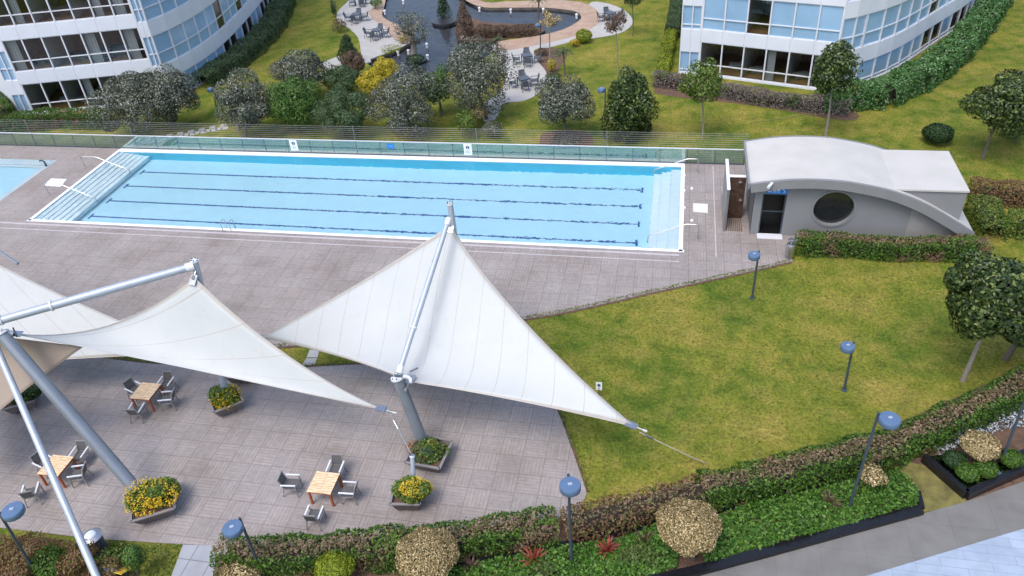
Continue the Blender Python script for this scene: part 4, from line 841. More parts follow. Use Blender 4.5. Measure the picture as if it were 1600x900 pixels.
# ================================================================== PLANTERS
def planter(c, w, rz, label, leafs, pw, ph, pc, size=.09, n=1500, mastclear=None):
    g = G(*c); t = thing('planter', (g.x, g.y, 0), label, 'planter', 'square flared planters', rz)
    b = MB(); h = .62; w0, w1 = w*.36, w*.5; q = lambda r, z: [(sx*r, sy*r, z) for sx, sy in ((-1, -1), (1, -1), (1, 1), (-1, 1))]
    lo, hi, hi2, lo2 = q(w0, .1), q(w1, h), q(w1-.07, h), q(w0-.05, .3)
    for i in range(4):
        j = (i+1) % 4; b.poly([lo[i], lo[j], hi[j], hi[i]]); b.poly([hi2[i], hi2[j], lo2[j], lo2[i]])
    b.poly(lo); bo = part('box', b, MT['planter'], t)
    b = MB()
    for i in range(4):
        j = (i+1) % 4; a, d = Vector(hi[i]), Vector(hi[j]); b.bar(a, d, .1, .05)
    part('rim', b, MT['planter_rim'], bo)
    b = MB(); b.poly(q(w1-.09, h-.1)); part('soil', b, MT['soil'], bo)
    for sx, sy in ((-1, -1), (1, -1), (1, 1), (-1, 1)): b = MB(); b.box((sx*w0*.8, sy*w0*.8, .05), (.1, .1, .1)); part('foot', b, MT['planter_rim'], t)
    # plants: own thing standing in the planter
    pg = Vector((g.x, g.y, h-.1)); cc = GY(pc[0], pc[1], g.y); cc.z = max(cc.z, h)
    s = thing('planter_plants', pg, label.replace('planter', 'plants') if 'planter' in label else label, 'plants', 'plants in the square planters')
    rx = rpx(pw, cc)*1.02; rz_ = rpx(ph, cc)*.9; o = cc-pg
    for nm, lf, fr in leafs:
        m_ = int(n*fr); P, Nn = crown_pts(rx, rx*.8, rz_, m_*5, 14, .45); P += np.array([o.x, 0, max(o.z, .15)])
        P = P[P[:, 2] > -.12]
        if mastclear is not None: mc = np.array([mastclear[0]-pg.x, mastclear[1]-pg.y]); P = P[np.linalg.norm(P[:, :2]-mc-P[:, 2:3]*np.array([mastclear[2], mastclear[3]]), axis=1) > mastclear[4]]
        mesh_obj(nm, leaf_mesh(P if nm != 'flowers' else P*np.array([1.04, 1.04, 1.04]), np.tile([0, 0, 1.], (len(P), 1)), size*(.68 if nm == 'flowers' else 1.2), .8), LF[lf], s)
    return t
def mc(b, h, z, r): d = Vector((h.x-b.x, h.y-b.y)); return (b.x, b.y, d.x/z, d.y/z, r)
planter((247, 797), 1.55, .55, 'large weathered planter full of yellow flowers at the foot of the long leaning mast', [('foliage', 'lime', 1.1), ('flowers', 'flower', .34)], 88, 66, (236, 776), n=2600, mastclear=mc(BB, N2, 6.4, .27))
planter((640, 786), 1.1, .12, 'small planter brimming with yellow flowers around the tie-down post', [('foliage', 'lime', 1.0), ('flowers', 'flower', .6)], 60, 52, (645, 766), n=1900, mastclear=mc(s0, s1, 1.75, .1))
planter((673, 722), 1.45, -.1, 'planter of rusty and green plants at the foot of the short leaning mast', [('foliage', 'mid', .8), ('flowers', 'rust', .35), ('fresh_leaves', 'lime', .4)], 62, 42, (668, 706), n=1900, mastclear=mc(B1, N1, 3.6, .26))
planter((358, 638), 1.25, .7, 'planter of orange and yellow plants under the middle sail', [('foliage', 'lime', .9), ('flowers', 'orange', .4)], 60, 40, (351, 622), n=1500, mastclear=mc(B2, T2, 7.3, .16))
planter((40, 634), 1.3, .6, 'planter of dark green plants behind the slanting strut under the shade-tinted sail', [('foliage', 'dark', .6), ('flowers', 'lime', .25)], 56, 40, (36, 614), n=1300)
planter((382, 590), 1.2, .3, 'planter mostly hidden behind the middle sail', [('foliage', 'dark', .5), ('flowers', 'orange', .2)], 40, 25, (380, 578), n=700)
# ================================================================== TABLES AND CHAIRS
def make_chair(loc, rz, label, group, fm='alum', sm='mesh'):
    t = thing('garden_chair', loc, label, 'chair', group, rz)
    b = MB(); b.box((0, 0, .43), (.5, .5, .035)); part('seat', b, MT[sm], t)
    b = MB(); b.bar((-.22, -.26, .43), (-.22, -.40, .9), .04); b.bar((.22, -.26, .43), (.22, -.40, .9), .04); b.bar((-.24, -.40, .9), (.24, -.40, .9), .04, .05); b.bar((-.22, -.27, .46), (.22, -.27, .46), .03); bf = part('back_frame', b, MT[fm], t)
    b = MB(); b.poly([(-.2, -.275, .47), (.2, -.275, .47), (.2, -.398, .88), (-.2, -.398, .88)]); b.poly([(-.2, -.29, .47), (.2, -.29, .47), (.2, -.41, .88), (-.2, -.41, .88)]); part('backrest', b, MT[sm], bf)
    for sx in (-1, 1):
        b = MB(); b.bar((sx*.27, -.33, .66), (sx*.27, .26, .66), .06, .03); part('armrest', b, MT['frame' if fm == 'alum' else fm], t)
        b = MB(); b.bar((sx*.27, .24, 0), (sx*.27, .22, .65), .035); part('leg', b, MT[fm], t)
        b = MB(); b.bar((sx*.27, -.36, 0), (sx*.24, -.26, .43), .035); part('leg', b, MT[fm], t)
    b = MB(); b.bar((-.26, .24, .42), (.26, .24, .42), .03); b.bar((-.26, -.25, .42), (.26, -.25, .42), .03); b.bar((-.26, -.25, .42), (-.26, .24, .42), .03); b.bar((.26, -.25, .42), (.26, .24, .42), .03); part('seat_frame', b, MT[fm], t)
    return t
def make_table(loc, rz, label, group, sx=.95, sy=1., top='wood', leg='orange', slats=True):
    t = thing('garden_table', loc, label, 'table', group, rz); b = MB()
    if slats:
        k = 9
        for i in range(k): 
            b.box((-sx/4+.0, -sy/2+sy*(i+.5)/k, .735), (sx/2-.01, sy/k-.012, .03)); b.box((sx/4, -sy/2+sy*(i+.5)/k, .735), (sx/2-.01, sy/k-.012, .03))
        b.box((-sx/2+.03, 0, .737), (.05, sy+.01, .034)); b.box((sx/2-.03, 0, .737), (.05, sy+.01, .034))
    else: b.box((0, 0, .735), (sx, sy, .03))
    part('tabletop', b, MT[top], t)
    b = MB(); 
    for s in (-1, 1): b.box((s*(sx/2-.04), 0, .68), (.03, sy-.16, .07)); b.box((0, s*(sy/2-.04), .68), (sx-.16, .03, .07))
    part('apron', b, MT[leg], t)
    for s in (-1, 1):
        for q in (-1, 1): b = MB(); b.bar((s*(sx/2-.05), q*(sy/2-.05), 0), (s*(sx/2-.05), q*(sy/2-.05), .719), .075); part('leg', b, MT[leg], t)
    return t
ch0 = tb0 = None
def relabel(o, label, group): o['label'] = label; o['group'] = group
def place_chair(x, y, rz, label, group):
    global ch0
    if ch0 is None: ch0 = make_chair((x, y, 0), rz, label, group); return
    c = copytree(ch0); c.location = (x, y, 0); c.rotation_euler.z = rz; relabel(c, label, group)
def place_table(x, y, rz, label, group):
    global tb0
    if tb0 is None: tb0 = make_table((x, y, 0), rz, label, group); return
    c = copytree(tb0); c.location = (x, y, 0); c.rotation_euler.z = rz; relabel(c, label, group)
def at74(a, b): p = G(a, b, .74); return p.x, p.y
# chair: faces +y locally; offsets (dx, dy, rot)
cx, cy = at74(505.5, 754); wh = 'teak table nearest the front hedge'
place_table(cx, cy, 0, 'square teak slatted table nearest the front hedge, left of the yellow flower planter', 'teak tables on the deck')
for dx, dy, rz, lb in ((.1, .85, PI+.05, 'grey mesh chair on the pool side of the '+wh), (-1.35, .0, -PI/2+.1, 'grey mesh chair pulled out left of the '+wh), (.95, -.05, PI/2+.05, 'grey mesh chair tucked in right of the '+wh), (.1, -1.25, .05, 'grey mesh chair on the near side of the '+wh)):
    place_chair(cx+dx, cy+dy, rz, lb, 'grey mesh chairs on the deck')
cx, cy = at74(227.5, 611); wh = 'teak table farthest from the hedge'
place_table(cx, cy, .0, 'square teak slatted table farthest from the hedge, under the middle sail edge', 'teak tables on the deck')
for dx, dy, rz, lb in ((.45, .75, PI+.05, 'grey mesh chair on the pool side of the '+wh), (-.75, .25, -PI/2-.35, 'grey mesh chair left of the '+wh), (1.0, -.1, PI/2+.25, 'grey mesh chair right of the '+wh), (.05, -.9, .12, 'grey mesh chair on the near side of the '+wh)):
    place_chair(cx+dx, cy+dy, rz, lb, 'grey mesh chairs on the deck')
cx, cy = at74(87, 727); wh = 'teak table behind the slanting strut'
place_table(cx, cy, .0, 'square teak slatted table partly hidden by the slanting strut at left', 'teak tables on the deck')
for dx, dy, rz, lb in ((.4, .8, PI+.1, 'grey mesh chair on the pool side of the '+wh), (-.75, .2, -PI/2-.3, 'grey mesh chair half hidden left of the '+wh), (.95, -.1, PI/2+.3, 'grey mesh chair right of the '+wh), (-.35, -1.15, .45, 'grey mesh chair turned askew in front of the '+wh)):
    place_chair(cx+dx, cy+dy, rz, lb, 'grey mesh chairs on the deck')
gch = gtb = None
for k, (px, py, where) in enumerate(((588, 47, 'nearer the pond on the curved patio'), (556, 22, 'farther back on the curved patio'), (823, 86, 'on the garden patio nearest the pond'), (818, 122, 'on the garden patio by the olive tree'), (953, 20, 'on the far right patio tip'), (562, -3, 'at the very top photo edge'))):
    p = G(px, py, .7)
    lbt = 'small blue grey metal table '+where; g1 = 'metal garden tables'
    if gtb is None: gtb = make_table((p.x, p.y, 0), .1, lbt, g1, .85, .85, 'garden_metal', 'garden_metal', False)
    else: c = copytree(gtb); c.location = (p.x, p.y, 0); c.rotation_euler.z = .2*k; relabel(c, lbt, g1)
    for j, sd in enumerate(('far', 'near', 'left', 'right')):
        if k == 5 and sd == 'far': continue
        a = [PI/2, -PI/2, PI, 0][j]+.2*k*.5; q = (p.x+.85*math.cos(a), p.y+.85*math.sin(a), 0); lb = 'metal chair %s the table %s' % ({'far': 'behind', 'near': 'in front of', 'left': 'left of', 'right': 'right of'}[sd], where)
        if gch is None: gch = make_chair(q, a+PI/2, lb, 'metal garden chairs', 'garden_metal', 'garden_metal')
        else: c = copytree(gch); c.location = q; c.rotation_euler.z = a+PI/2; relabel(c, lb, 'metal garden chairs')
# ================================================================== SMALL SIGNS
g = G(936, 622); t = thing('lawn_sign', g, 'small white notice sign standing in the lawn behind the largest sail', 'sign')
part('post', MB().tube([(0, 0, -.03), (0, 0, .75)], .02, 6), MT['dark_metal'], t); b = MB(); b.box((0, -.03, .72), (.26, .02, .42)); bo = part('board', b, MT['sign_white'], t); b = MB(); b.box((0, -.045, .78), (.12, .006, .14)); b.box((0, -.045, .6), (.04, .006, .1)); part('symbol', b, MT['dark_metal'], bo)
g = G(195, 905); t = thing('information_board', g, 'blue and yellow board low among the shrubs at the bottom left', 'board')
b = MB(); M_ = Matrix.Rotation(R(-35), 4, 'X') @ Matrix.Rotation(.1, 4, 'Y'); b.box((-.18, 0, 0), (.4, .6, .03), 0, Matrix.Translation((0, 0, .6)) @ M_); part('blue_panel', b, MT['sign_sky'], t); b = MB(); b.box((.18, 0, .002), (.32, .6, .03), 0, Matrix.Translation((0, 0, .6)) @ M_); part('yellow_panel', b, MT['sign_yellow'], t)
b = MB(); b.bar((-.2, 0, 0), (-.2, 0, .55), .05); b.bar((.2, 0, 0), (.2, 0, .55), .05); part('stand', b, MT['dark_metal'], t)
# ================================================================== PLANTING
# --- hedges
hf = W2([(1700, 580), (1600, 642), (1500, 692), (1400, 735), (1340, 750), (1200, 784), (1120, 803), (1000, 832), (935, 847)])
def offs(path, d):
    out = []
    for i in range(len(path)):
        a, b = path[max(0, i-1)], path[min(len(path)-1, i+1)]; v = Vector((b[0]-a[0], b[1]-a[1])).normalized(); out.append((path[i][0]-v.y*d, path[i][1]+v.x*d))
    return out
hb = offs(hf, -.62)
hedge(hb[:7], 1.15, 1.05, 'hedge', 'long clipped hedge with brownish top curving along the lawn at lower right', 'hedge_top')
hedge(offs(W2([(1112, 805), (1000, 832), (935, 847), (898, 853)]), -.6), 1.05, .95, 'hedge_brown', 'thin brown stretch of the front hedge where paving meets lawn', 'hedge_top', dens=200)
hedge(offs(W2([(862, 860), (760, 874), (700, 884), (620, 893)]), -.6), 1.1, .95, 'hedge', 'patchy brown and green hedge between the teak table and the cream ball shrub', 'hedge_top')
hedge(offs(W2([(620, 893), (500, 905), (420, 908), (352, 905)]), -.62), 1.15, 1.0, 'hedge', 'hedge end beside the slab path at the bottom', 'hedge_top')
hedge([(G(1252, 400).x, G(1252, 400).y+.5), (G(1400, 410).x, G(1400, 410).y+.55), (G(1535, 412).x, G(1535, 412).y+.6)], 1.0, .95, 'hedge', 'straight hedge with reddish top in front of the pool hut', 'hedge_top')
hedge(offs(W2([(1302, 178), (1390, 170), (1460, 138), (1510, 100), (1550, 52), (1590, -10)]), 1.05), 2.1, 1.5, 'ivy', 'broad dark green leafy hedge curving round the right tower', dens=170, size=.19)
hedge(offs(W2([(1022, 135), (1095, 148), (1200, 168), (1318, 182)]), .5), 1.0, .9, 'lilac', 'greyish purple twiggy hedge along the front of the right tower', dens=280)
hedge(W2([(1033, 133), (1040, 95), (1048, 60)]), .9, .8, 'chart', 'short yellow green hedge strip left of the right tower')
hedge(W2([(1050, 58), (1058, 10), (1064, -30)]), 1.1, 1.0, 'mid', 'grey green hedge strip running up beside the right tower corner')
hedge(offs(W2([(335, 135), (375, 110), (410, 82), (440, 50), (456, 15), (462, -20)]), .9), 2.2, 1.2, 'mid', 'soft green hedge curving along the left tower', dens=300)
hedge(W2([(420, 0), (462, -30)][:1]+[(440, 42), (452, 15), (460, -25)][1:]), .9, .8, 'chart', 'pale green low hedge strip beyond the left tower corner') if False else None
hedge(offs(W2([(-90, 218), (20, 206), (95, 197), (170, 200)]), .3), 1.5, 1.2, 'hedge', 'dark green hedge in front of the left tower', dens=300, size=.12)
hedge(W2([(-40, 110), (0, 170), (14, 200)]), 1.6, 1.6, 'hedge', 'tall dark hedge at the outer side of the left tower')
hedge(W2([(1522, 312), (1560, 316), (1640, 318)]), 1.3, 1.05, 'hedge_brown', 'yellowish hedge right of the hut annex')
hedge(W2([(1530, 336), (1548, 372)]), 1.4, 1.0, 'lime', 'yellow green hedge beside the foot of the hut roof')
hedge(W2([(1582, 362), (1650, 372)]), 1.3, 1.0, 'lime', 'yellow green hedge at the right border above the big tree')
hedge(W2([(752, 54), (790, 56), (832, 52)]), 1.6, .7, 'maroon', 'low reddish brown hedge on the pond island')
# --- trees beyond the pool
tree('o', (203, 162), 108, 92, (207, 208), 'olive', 'grey olive tree in front of the left tower windows', name='olive_tree', group='olive trees', size=.13)
tree('o', (267, 148), 74, 86, (272, 200), 'olive', 'dark olive tree at the corner of the left tower', name='olive_tree', group='olive trees', size=.13)
tree('o', (383, 163), 90, 94, (385, 213), 'olive', 'grey olive tree beside the stepping path', name='olive_tree', group='olive trees', size=.13)
tree('o', (470, 113), 80, 66, (475, 158), 'olive', 'grey olive tree behind the bright green layered tree', name='olive_tree', group='olive trees', size=.13)
tree('o', (628, 158), 116, 110, (645, 212), 'olive', 'biggest grey olive tree, in the middle of the tree row', name='olive_tree', group='olive trees', size=.13, trunk=.14)
tree('o', (745, 122), 108, 116, (760, 186), 'olive', 'tall grey olive tree beside the patio path', name='olive_tree', group='olive trees', size=.13, trunk=.13)
tree('o', (880, 157), 86, 80, (885, 214), 'olive', 'neat round olive tree standing in a soil ring near the fence', name='olive_tree', group='olive trees', size=.13, trunk=.12)
tree('o', (643, 45), 58, 56, (647, 88), 'olive', 'old olive tree with thick trunk standing in the pond', name='olive_tree', group='olive trees', size=.11, trunk=.3, n=2600, bark='bark_pale')
tree('g', (461, 158), 78, 76, (463, 205), 'green', 'bright green layered tree left of the fence sign', name='broadleaf_tree', size=.14)
tree('g', (535, 172), 86, 66, (537, 212), 'mid', 'mid green rounded tree left of the biggest olive', name='broadleaf_tree', size=.12)
tree('g', (531, 124), 58, 44, (533, 155), 'mid', 'small green tree behind the mid green rounded tree', name='broadleaf_tree', size=.12)
tree('g', (600, 108), 42, 36, (598, 140), 'yellow', 'golden yellow conifer at the pond edge, upper clump', name='conifer', cat='conifer', size=.11)
tree('g', (580, 128), 42, 34, (580, 158), 'yellow', 'golden yellow conifer, lower clump left of the biggest olive', name='conifer', cat='conifer', size=.11)
tree('g', (542, 72), 34, 44, (545, 100), 'dark', 'dark upright conifer left of the curved patio', name='conifer', cat='conifer', size=.11, shape='cone', trunk=.07)
tree('g', (552, 98), 36, 34, (555, 122), 'maroon', 'brownish bushy tree below the dark upright conifer', name='broadleaf_tree', size=.12, trunk=.07)
tree('g', (681, 132), 46, 62, (690, 178), 'green', 'leafy green tree between the two largest olives', name='broadleaf_tree', size=.13)
tree('g', (984, 162), 72, 112, (986, 216), 'magnolia', 'dense dark green magnolia with branches almost to the ground', name='magnolia_tree', size=.2, blobs=60, br=.28, asp=.5, n=6500, taper=.42)
tree('g', (1097, 130), 64, 68, (1098, 215), 'lime', 'young light green tree with slim trunk before the right tower', name='young_tree', size=.18, trunk=.06, n=1900, bark='bark_pale')
tree('g', (1303, 104), 78, 86, (1290, 213), 'magnolia', 'dark leafy tree with pale trunk before the corner of the right tower', name='magnolia_tree', size=.2, trunk=.075, n=3000, bark='bark_pale')
tree('g', (962, 34), 38, 42, (965, 116), 'maroon', 'sparse small tree on a tall thin trunk by the pond patio', name='young_tree', size=.14, blobs=16, br=.25, trunk=.05, n=420, bark='bark_pale')
tree('g', (988, -4), 34, 26, (989, 56), 'dark', 'thin trunk tree at the top edge right of the pond patio', name='young_tree', size=.14, trunk=.05, n=700, bark='bark')
tree('g', (858, 34), 36, 32, (859, 92), 'cream', 'pale leaved small tree behind the pond path', name='young_tree', size=.12, blobs=14, br=.25, trunk=.06, n=500, bark='bark_pale')
tree('g', (725, 30), 36, 56, (728, 54), 'maroon', 'dark brownish green conifer on the pond island', name='conifer', cat='conifer', size=.11, shape='cone', n=3500)
tree('g', (692, 8), 26, 36, (693, 26), 'dark', 'dark conifer in a planter ring at the top of the pond', name='conifer', cat='conifer', size=.11, shape='cone', n=2500)
tree('g', (1572, 158), 112, 88, (1535, 247), 'magnolia', 'broad glossy tree at the right border above the hut hedge', name='magnolia_tree', size=.18, blobs=60, br=.28, trunk=.09, n=6500)
tree('g', (1560, 462), 146, 168, (1505, 594), 'magnolia', 'large dark glossy tree leaning over the hedge at the right border', name='magnolia_tree', size=.17, blobs=34, br=.3, trunk=.09, n=12000, bark='bark_pale')
tree('g', (1612, 500), 80, 80, (1572, 560), 'magnolia', 'dark tree cut by the right border behind the large leaning one', name='magnolia_tree', size=.17, trunk=.12, n=4000)
# --- palms
def palm(base, c, r, label, n=16, name='palm', trunk=.09, leaf='palm', droop=.5):
    g = G(*base); cc = GY(c[0], c[1], g.y); t = thing(name, g, label, 'palm'); o = cc-g; R_ = rpx(r*2, cc)
    part('trunk', MB().tube([(0, 0, -.05), (o.x*.4, o.y, o.z*.5), tuple(o)], [trunk*1.2, trunk, trunk*.8], 8), MT['bark'], t, True)
    P = []; 
    for i in range(n):
        a = 2*PI*i/n+rnd.random()*.4; e = rnd.uniform(.1, 1.1); L = R_*rnd.uniform(.8, 1.15)
        for k in range(26):
            s = (k+.5)/26; q = Vector((math.cos(a)*math.cos(e)*L*s, math.sin(a)*math.cos(e)*L*s, math.sin(e)*L*s-droop*L*s*s)); P.append(o+q+Vector((rnd.gauss(0, .03), rnd.gauss(0, .03), 0)))
    P = np.array([list(p) for p in P]); mesh_obj('fronds', leaf_mesh(P, np.tile([0, 0, 1.], (len(P), 1)), .2, .22), LF[leaf], t)
palm((883, 118), (880, 82), 25, 'drooping grey green yucca palm by the pond path', 26, trunk=.07, droop=.9)
palm((841, 36), (842, 2), 20, 'palm at the top edge on the pond rim', 18)
palm((778, 82), (776, 63), 14, 'small palm between the tall olive and the pond', 16)
def spiky(px, py, r, label, leaf='red', name='spiky_plant', grp='red spiky plants in the front bed'):
    g = G(px, py); t = thing(name, g, label, 'plant', grp); b = MB()
    for i in range(34):
        a = rnd.random()*2*PI; e = rnd.uniform(.25, 1.4); L = r*rnd.uniform(.7, 1.15); d = Vector((math.cos(a)*math.cos(e), math.sin(a)*math.cos(e), math.sin(e))); s = Vector((-math.sin(a), math.cos(a), 0))*.035; m_ = d*L*.55+Vector((0, 0, .1)); e_ = d*L-Vector((0, 0, .12*L)); e_.z = max(e_.z+.08, .06)
        b.poly([s*.6+Vector((0, 0, .05)), m_+s, e_, m_-s, -s*.6+Vector((0, 0, .05))])
    build('leaves', b, LF[leaf], t, fix=False); part('crown_base', MB().lathe([(.06, -.02), (.07, .08), (.03, .12)], (0, 0, 0), 8), MT['bark'], t)
for px, py, r, lb in ((835, 880, .68, 'bright red spiky plant left of the tall lamp post'), (948, 864, .6, 'red spiky plant just right of the tall lamp post'), (1006, 852, .62, 'brownish spiky plant beside the cream ball shrub'), (1292, 790, .6, 'reddish spiky plant near the black kerb under the far tall lamp'), (737, 892, .5, 'greyish red spiky plant at the bottom edge')):
    spiky(px, py, r, lb, 'red' if r > .65 or px == 948 else 'maroon')
# --- shrubs
bush((665, 868), 98, 74, 'cream', 'large cream variegated ball shrub in the front bed at the centre', ball=True, size=.065, n=7500, base=(666, 902), name='ball_shrub', group='cream ball shrubs')
bush((1075, 822), 98, 82, 'cream', 'large cream variegated ball shrub on a short trunk beside the spiky plant', ball=True, size=.065, n=7500, base=(1083, 873), name='ball_shrub', group='cream ball shrubs', stem=.09)
bush((375, 893), 66, 36, 'cream', 'small cream shrub beside the slab path', size=.075, base=(378, 908), name='ball_shrub', group='cream ball shrubs', n=2500, ball=True)
bush((1369, 744), 52, 42, 'cream', 'loose straw coloured shrub behind the tallest lamp post', size=.085, base=(1366, 766), name='ball_shrub', group='cream ball shrubs', n=1300)
bush((1532, 696), 56, 44, 'cream', 'cream ball shrub inside the granite edged bed', ball=True, size=.075, base=(1520, 723), name='ball_shrub', group='cream ball shrubs', n=2600)
bush((521, 888), 62, 48, 'chart', 'clipped yellow green ball shrub before the hedge end', ball=True, size=.07, base=(521, 910), n=4200, name='ball_shrub')
t = bush((212, 872), 38, 52, 'green', 'small bright green cone shaped cypress at the lower left', size=.07, base=(214, 898), n=2600, name='cypress', cat='cypress')
bush((1466, 208), 44, 30, 'dark', 'small round dark green shrub alone on the lawn', base=(1466, 223), size=.1, ball=True, n=3200)
bush((1590, 198), 64, 44, 'mid', 'grey green bush beneath the broad tree at the right border', base=(1588, 222), size=.11)
bush((912, 56), 25, 20, 'chart', 'round yellow green shrub at the edge of the pond patio', base=(912, 66), size=.1, ball=True, n=1600)
bush((899, 67), 18, 13, 'orange', 'small golden orange shrub beside the round yellow green one', base=(899, 73), size=.1, n=700)
bush((861, 101), 20, 20, 'yellow', 'yellow shrub beside the garden patio', base=(862, 112), size=.1, n=800)
bush((866, 118), 34, 18, 'mid', 'low green shrub behind the round olive tree', base=(866, 127), size=.1, n=900)
bush((846, 80), 24, 14, 'maroon', 'brown low shrub beside the lamp at the patio edge', base=(846, 86), size=.1, n=700)
bush((725, 188), 50, 44, 'lime', 'light green feathery shrub behind the fence right of the biggest olive', base=(722, 213), size=.12, n=1800)
bush((745, 176), 34, 30, 'cream', 'pinkish cream shrub behind the light green feathery one', base=(745, 200), size=.11, n=900)
bush((770, 199), 44, 26, 'olive', 'low dark grey mound shrub beneath the tall olive', base=(770, 214), size=.1, n=1800)
bush((885, 220), 62, 22, 'olive', 'low ring of grey plants round the neat olive trunk', base=(885, 226), size=.09, n=1700)
bush((520, 10), 14, 30, 'mid', 'narrow green shrub left of the curved patio', base=(522, 26), size=.11, n=700)
bush((586, 5), 26, 16, 'green', 'green shrub between the curved patio and the tan path', base=(586, 14), size=.11, n=900)
bush((528, 38), 30, 20, 'maroon', 'reddish low shrub at the patio edge', base=(528, 50), size=.11, n=700)
bush((611, 76), 44, 12, 'chart', 'low strip of yellowish plants on the pond rim', base=(611, 82), size=.08, n=900, blobs=14)
bush((630, 60), 22, 16, 'orange', 'small orange shrub by the old pond olive', base=(628, 68), size=.09, n=500)
bush((648, 92), 30, 14, 'dark', 'round clipped planting at the foot of the pond olive', base=(648, 98), size=.08, n=1000, ball=True)
for px, py, lb in ((1492, 718, 'dark low ball shrub in the left corner of the granite bed'), (1512, 738, 'green low ball shrub nearest the granite corner'), (1541, 732, 'green low ball shrub under the cream ball shrub'), (1580, 716, 'brownish low shrub beside the lamp in the granite bed')):
    bush((px, py), 34, 28, 'dark' if px < 1500 else 'hedge', lb, base=(px, py+13), size=.075, ball=True, n=1500)
# lower left shrubbery
for px, py, w, h, lf, lb in ((30, 862, 90, 44, 'hedge_brown', 'brown shrub mass behind the corner lamp post'), (78, 874, 74, 44, 'hedge', 'green leafed shrub between corner lamp and slanting strut'), (120, 872, 66, 50, 'hedge_brown', 'rusty brown shrub at the foot of the slanting strut'), (176, 868, 60, 36, 'lime', 'yellowish shrub left of the small cypress'), (160, 890, 60, 40, 'hedge_brown', 'brown shrub behind the blue and yellow board'), (20, 892, 70, 40, 'hedge_brown', 'dull brown shrub in the lower left corner')):
    bush((px, py), w, h, lf, lb, base=(px+3, py+h*.42), size=.085, n=3000, blobs=14)
# --- ground cover
zf = lambda x, y: .26+.1*np.sin(x*1.3+y*.7)+.08*np.sin(x*3.1-y*2.3)
covp = W2([(700, 892), (760, 880), (880, 862), (1000, 834), (1120, 806), (1240, 777), (1345, 750), (1400, 742), (1432, 770), (1432, 793), (1320, 825), (1200, 858), (1100, 885), (1096, 872), (1060, 868), (1055, 892), (950, 920), (780, 960), (640, 930), (600, 912)])
scatter('ground_cover', covp, 'cover', 620, .13, zf)
def edge_strip(path, w): 
    p2 = offs(path, w); return list(path)+p2[::-1]
scatter('edge_grass', edge_strip(lawn_edge, -.22), 'grassy', 260, .08, lambda x, y: .04+0*x)
scatter('edge_grass', edge_strip(strip_low, .22), 'grassy', 260, .08, lambda x, y: .04+0*x)
scatter('lawn_tufts', W2([(838, 500), (1000, 464), (1238, 412), (1500, 420), (1540, 560), (1380, 640), (1100, 725), (925, 758), (880, 640)]), 'grassy', 34, .075, lambda x, y: .0+0*x)
scatter('lawn_tufts', W2([(1010, 150), (1180, 180), (1320, 200), (1420, 185), (1600, 60), (1640, 120), (1620, 270), (1510, 270), (1380, 225), (1180, 215), (820, 215), (830, 190)]), 'grassy', 12, .09, lambda x, y: .0+0*x)
scatter('low_grass', W2([(222, 850), (284, 852), (262, 905), (225, 905)]), 'lime', 300, .08, lambda x, y: .07+0*x)
scatter('silver_ground_cover', W2([(1456, 700), (1500, 676), (1560, 650), (1620, 625), (1640, 660), (1590, 672), (1550, 680), (1500, 700), (1466, 716)]), 'silver', 330, .1, lambda x, y: .22+.08*np.sin(3*x))
scatter('leaf_litter', W2([(640, 890), (880, 850), (1120, 795), (1345, 738), (1345, 744), (1120, 800), (880, 856), (640, 896)]), 'rust', 60, .06, lambda x, y: .02+0*x)
scatter('shrub_undergrowth', W2([(-20, 836), (150, 850), (215, 852), (215, 915), (-20, 915)]), 'hedge_brown', 500, .1, lambda x, y: .16+.06*np.sin(3*x))
for px, py in ((630, 3), (601, 19), (622, 83), (749, 14.5), (798, 17), (849, 16), (901, 25), (667, 71), (668, 89), (638, 81)):
    g = G(px, py); b = MB(); b.lathe([(.1, -.25), (.1, .06), (.14, .1), (.12, .2), (.03, .24)], (0, 0, 0), 12); o = build('pond_light', b, MT['sign_white'], None, True); o.location = g
    tag(o, 'small round white light on the pond rim or in the pond', 'light', 'small white pond lights')
b = MB(); hp_ = [G(*p)+Vector((0, 0, .0)) for p in ((1170, 192), (1230, 184), (1292, 172), (1340, 163), (1400, 150), (1470, 134), (1540, 118), (1640, 98))]; g0_ = hp_[0].copy(); b.tube([p-g0_ for p in hp_], .02, 6); o = build('garden_hose', b, mat('hose_rubber', (.2, .19, .07), .8), None, True); o.location = g0_; tag(o, 'long thin olive hose lying across the lawn behind the hut', 'hose')
g = G(72, 259); b = MB(); b.tube([(0, 0, -.05), (0, 0, .3), (-.15, 0, .42), (-.4, .05, .35)], [.07, .06, .05, .06], 8); o = build('water_spout', b, MT['dark_metal'], None, True); o.location = g; tag(o, 'small dark curved spout at the corner of the paddling pool', 'spout')
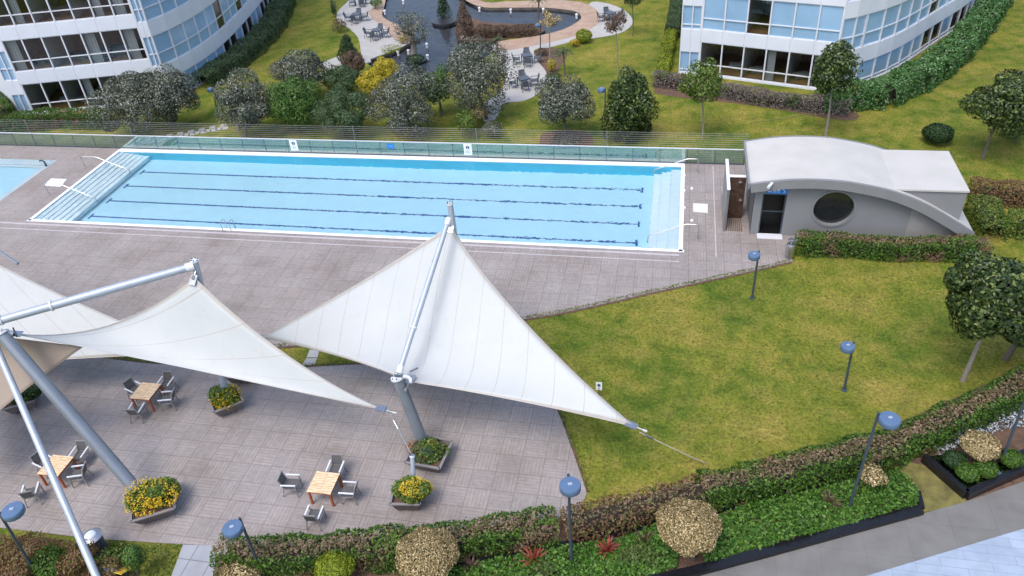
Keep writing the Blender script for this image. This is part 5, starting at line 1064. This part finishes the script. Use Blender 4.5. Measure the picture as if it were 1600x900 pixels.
# --- granite planter bed at the right
gb = W2([(1442, 720), (1508, 778), (1600, 738), (1900, 600), (1900, 560), (1600, 655)])
g0 = gb[1]; t = thing('granite_planter', (g0[0], g0[1], 0), 'black polished granite edged bed with a narrow water channel at the right border', 'planter bed', world=True)
b = MB(); 
for i in (0, 1, 2):
    p, q = Vector((*gb[i], .17)), Vector((*gb[i+1], .17)); b.bar(p, q, .22, .36)
part('kerb', b, MT['granite'], t)
inn = W2([(1478, 716), (1513, 744), (1600, 712), (1760, 640)])
b = MB()
for i in (0, 1, 2):
    p, q = Vector((*inn[i], .17)), Vector((*inn[i+1], .17)); b.bar(p, q, .12, .37)
part('inner_kerb', b, MT['granite'], t)
b = MB(); b.prism([gb[0], gb[1], gb[2], gb[3], inn[3], inn[2], inn[1], inn[0]], -.02, .24); part('water_channel', b, watermat('channel_water', (.1, .1, .12), 1.6, .34, .06), t)
b = MB(); b.prism([inn[0], inn[1], inn[2], inn[3], gb[4], gb[5]], -.05, .12); part('bed', b, MT['soil'], t)
# ================================================================== LIGHT
w = bpy.data.worlds.new('World'); sc.world = w; w.use_nodes = True; N, L = w.node_tree.nodes, w.node_tree.links
sky = N.new('ShaderNodeTexSky'); sky.sky_type = 'NISHITA'; sky.sun_disc = False; SE, SA = R(62), R(205)   # veiled sun high behind the viewer's left shoulder
sky.sun_elevation = SE; sky.sun_rotation = SA; sky.air_density = 1.0; sky.dust_density = 3.0; sky.ozone_density = 1.0
L.new(sky.outputs[0], N['Background'].inputs['Color']); N['Background'].inputs['Strength'].default_value = .15
sd = bpy.data.lights.new('sun', 'SUN'); so = bpy.data.objects.new('sun', sd); col.objects.link(so); sd.energy = .85; sd.angle = R(22); sd.color = (1, .97, .93)
dv = Vector((math.sin(SA)*math.cos(SE), math.cos(SA)*math.cos(SE), math.sin(SE))); so.rotation_euler = dv.to_track_quat('Z', 'Y').to_euler(); so.location = (20, 0, 60)
vs = sc.view_settings; vs.view_transform = 'Standard'; vs.look = 'None'; vs.exposure = 1.02; vs.gamma = 1; vs.use_curve_mapping = False
sc.render.engine = 'CYCLES'; cy = sc.cycles; cy.use_denoising = True; cy.max_bounces = 12; cy.transparent_max_bounces = 16; cy.diffuse_bounces = 4; cy.glossy_bounces = 3; cy.transmission_bounces = 6; cy.caustics_reflective = False; cy.caustics_refractive = True
try: cy.denoiser = 'OPENIMAGEDENOISE'
except Exception: pass
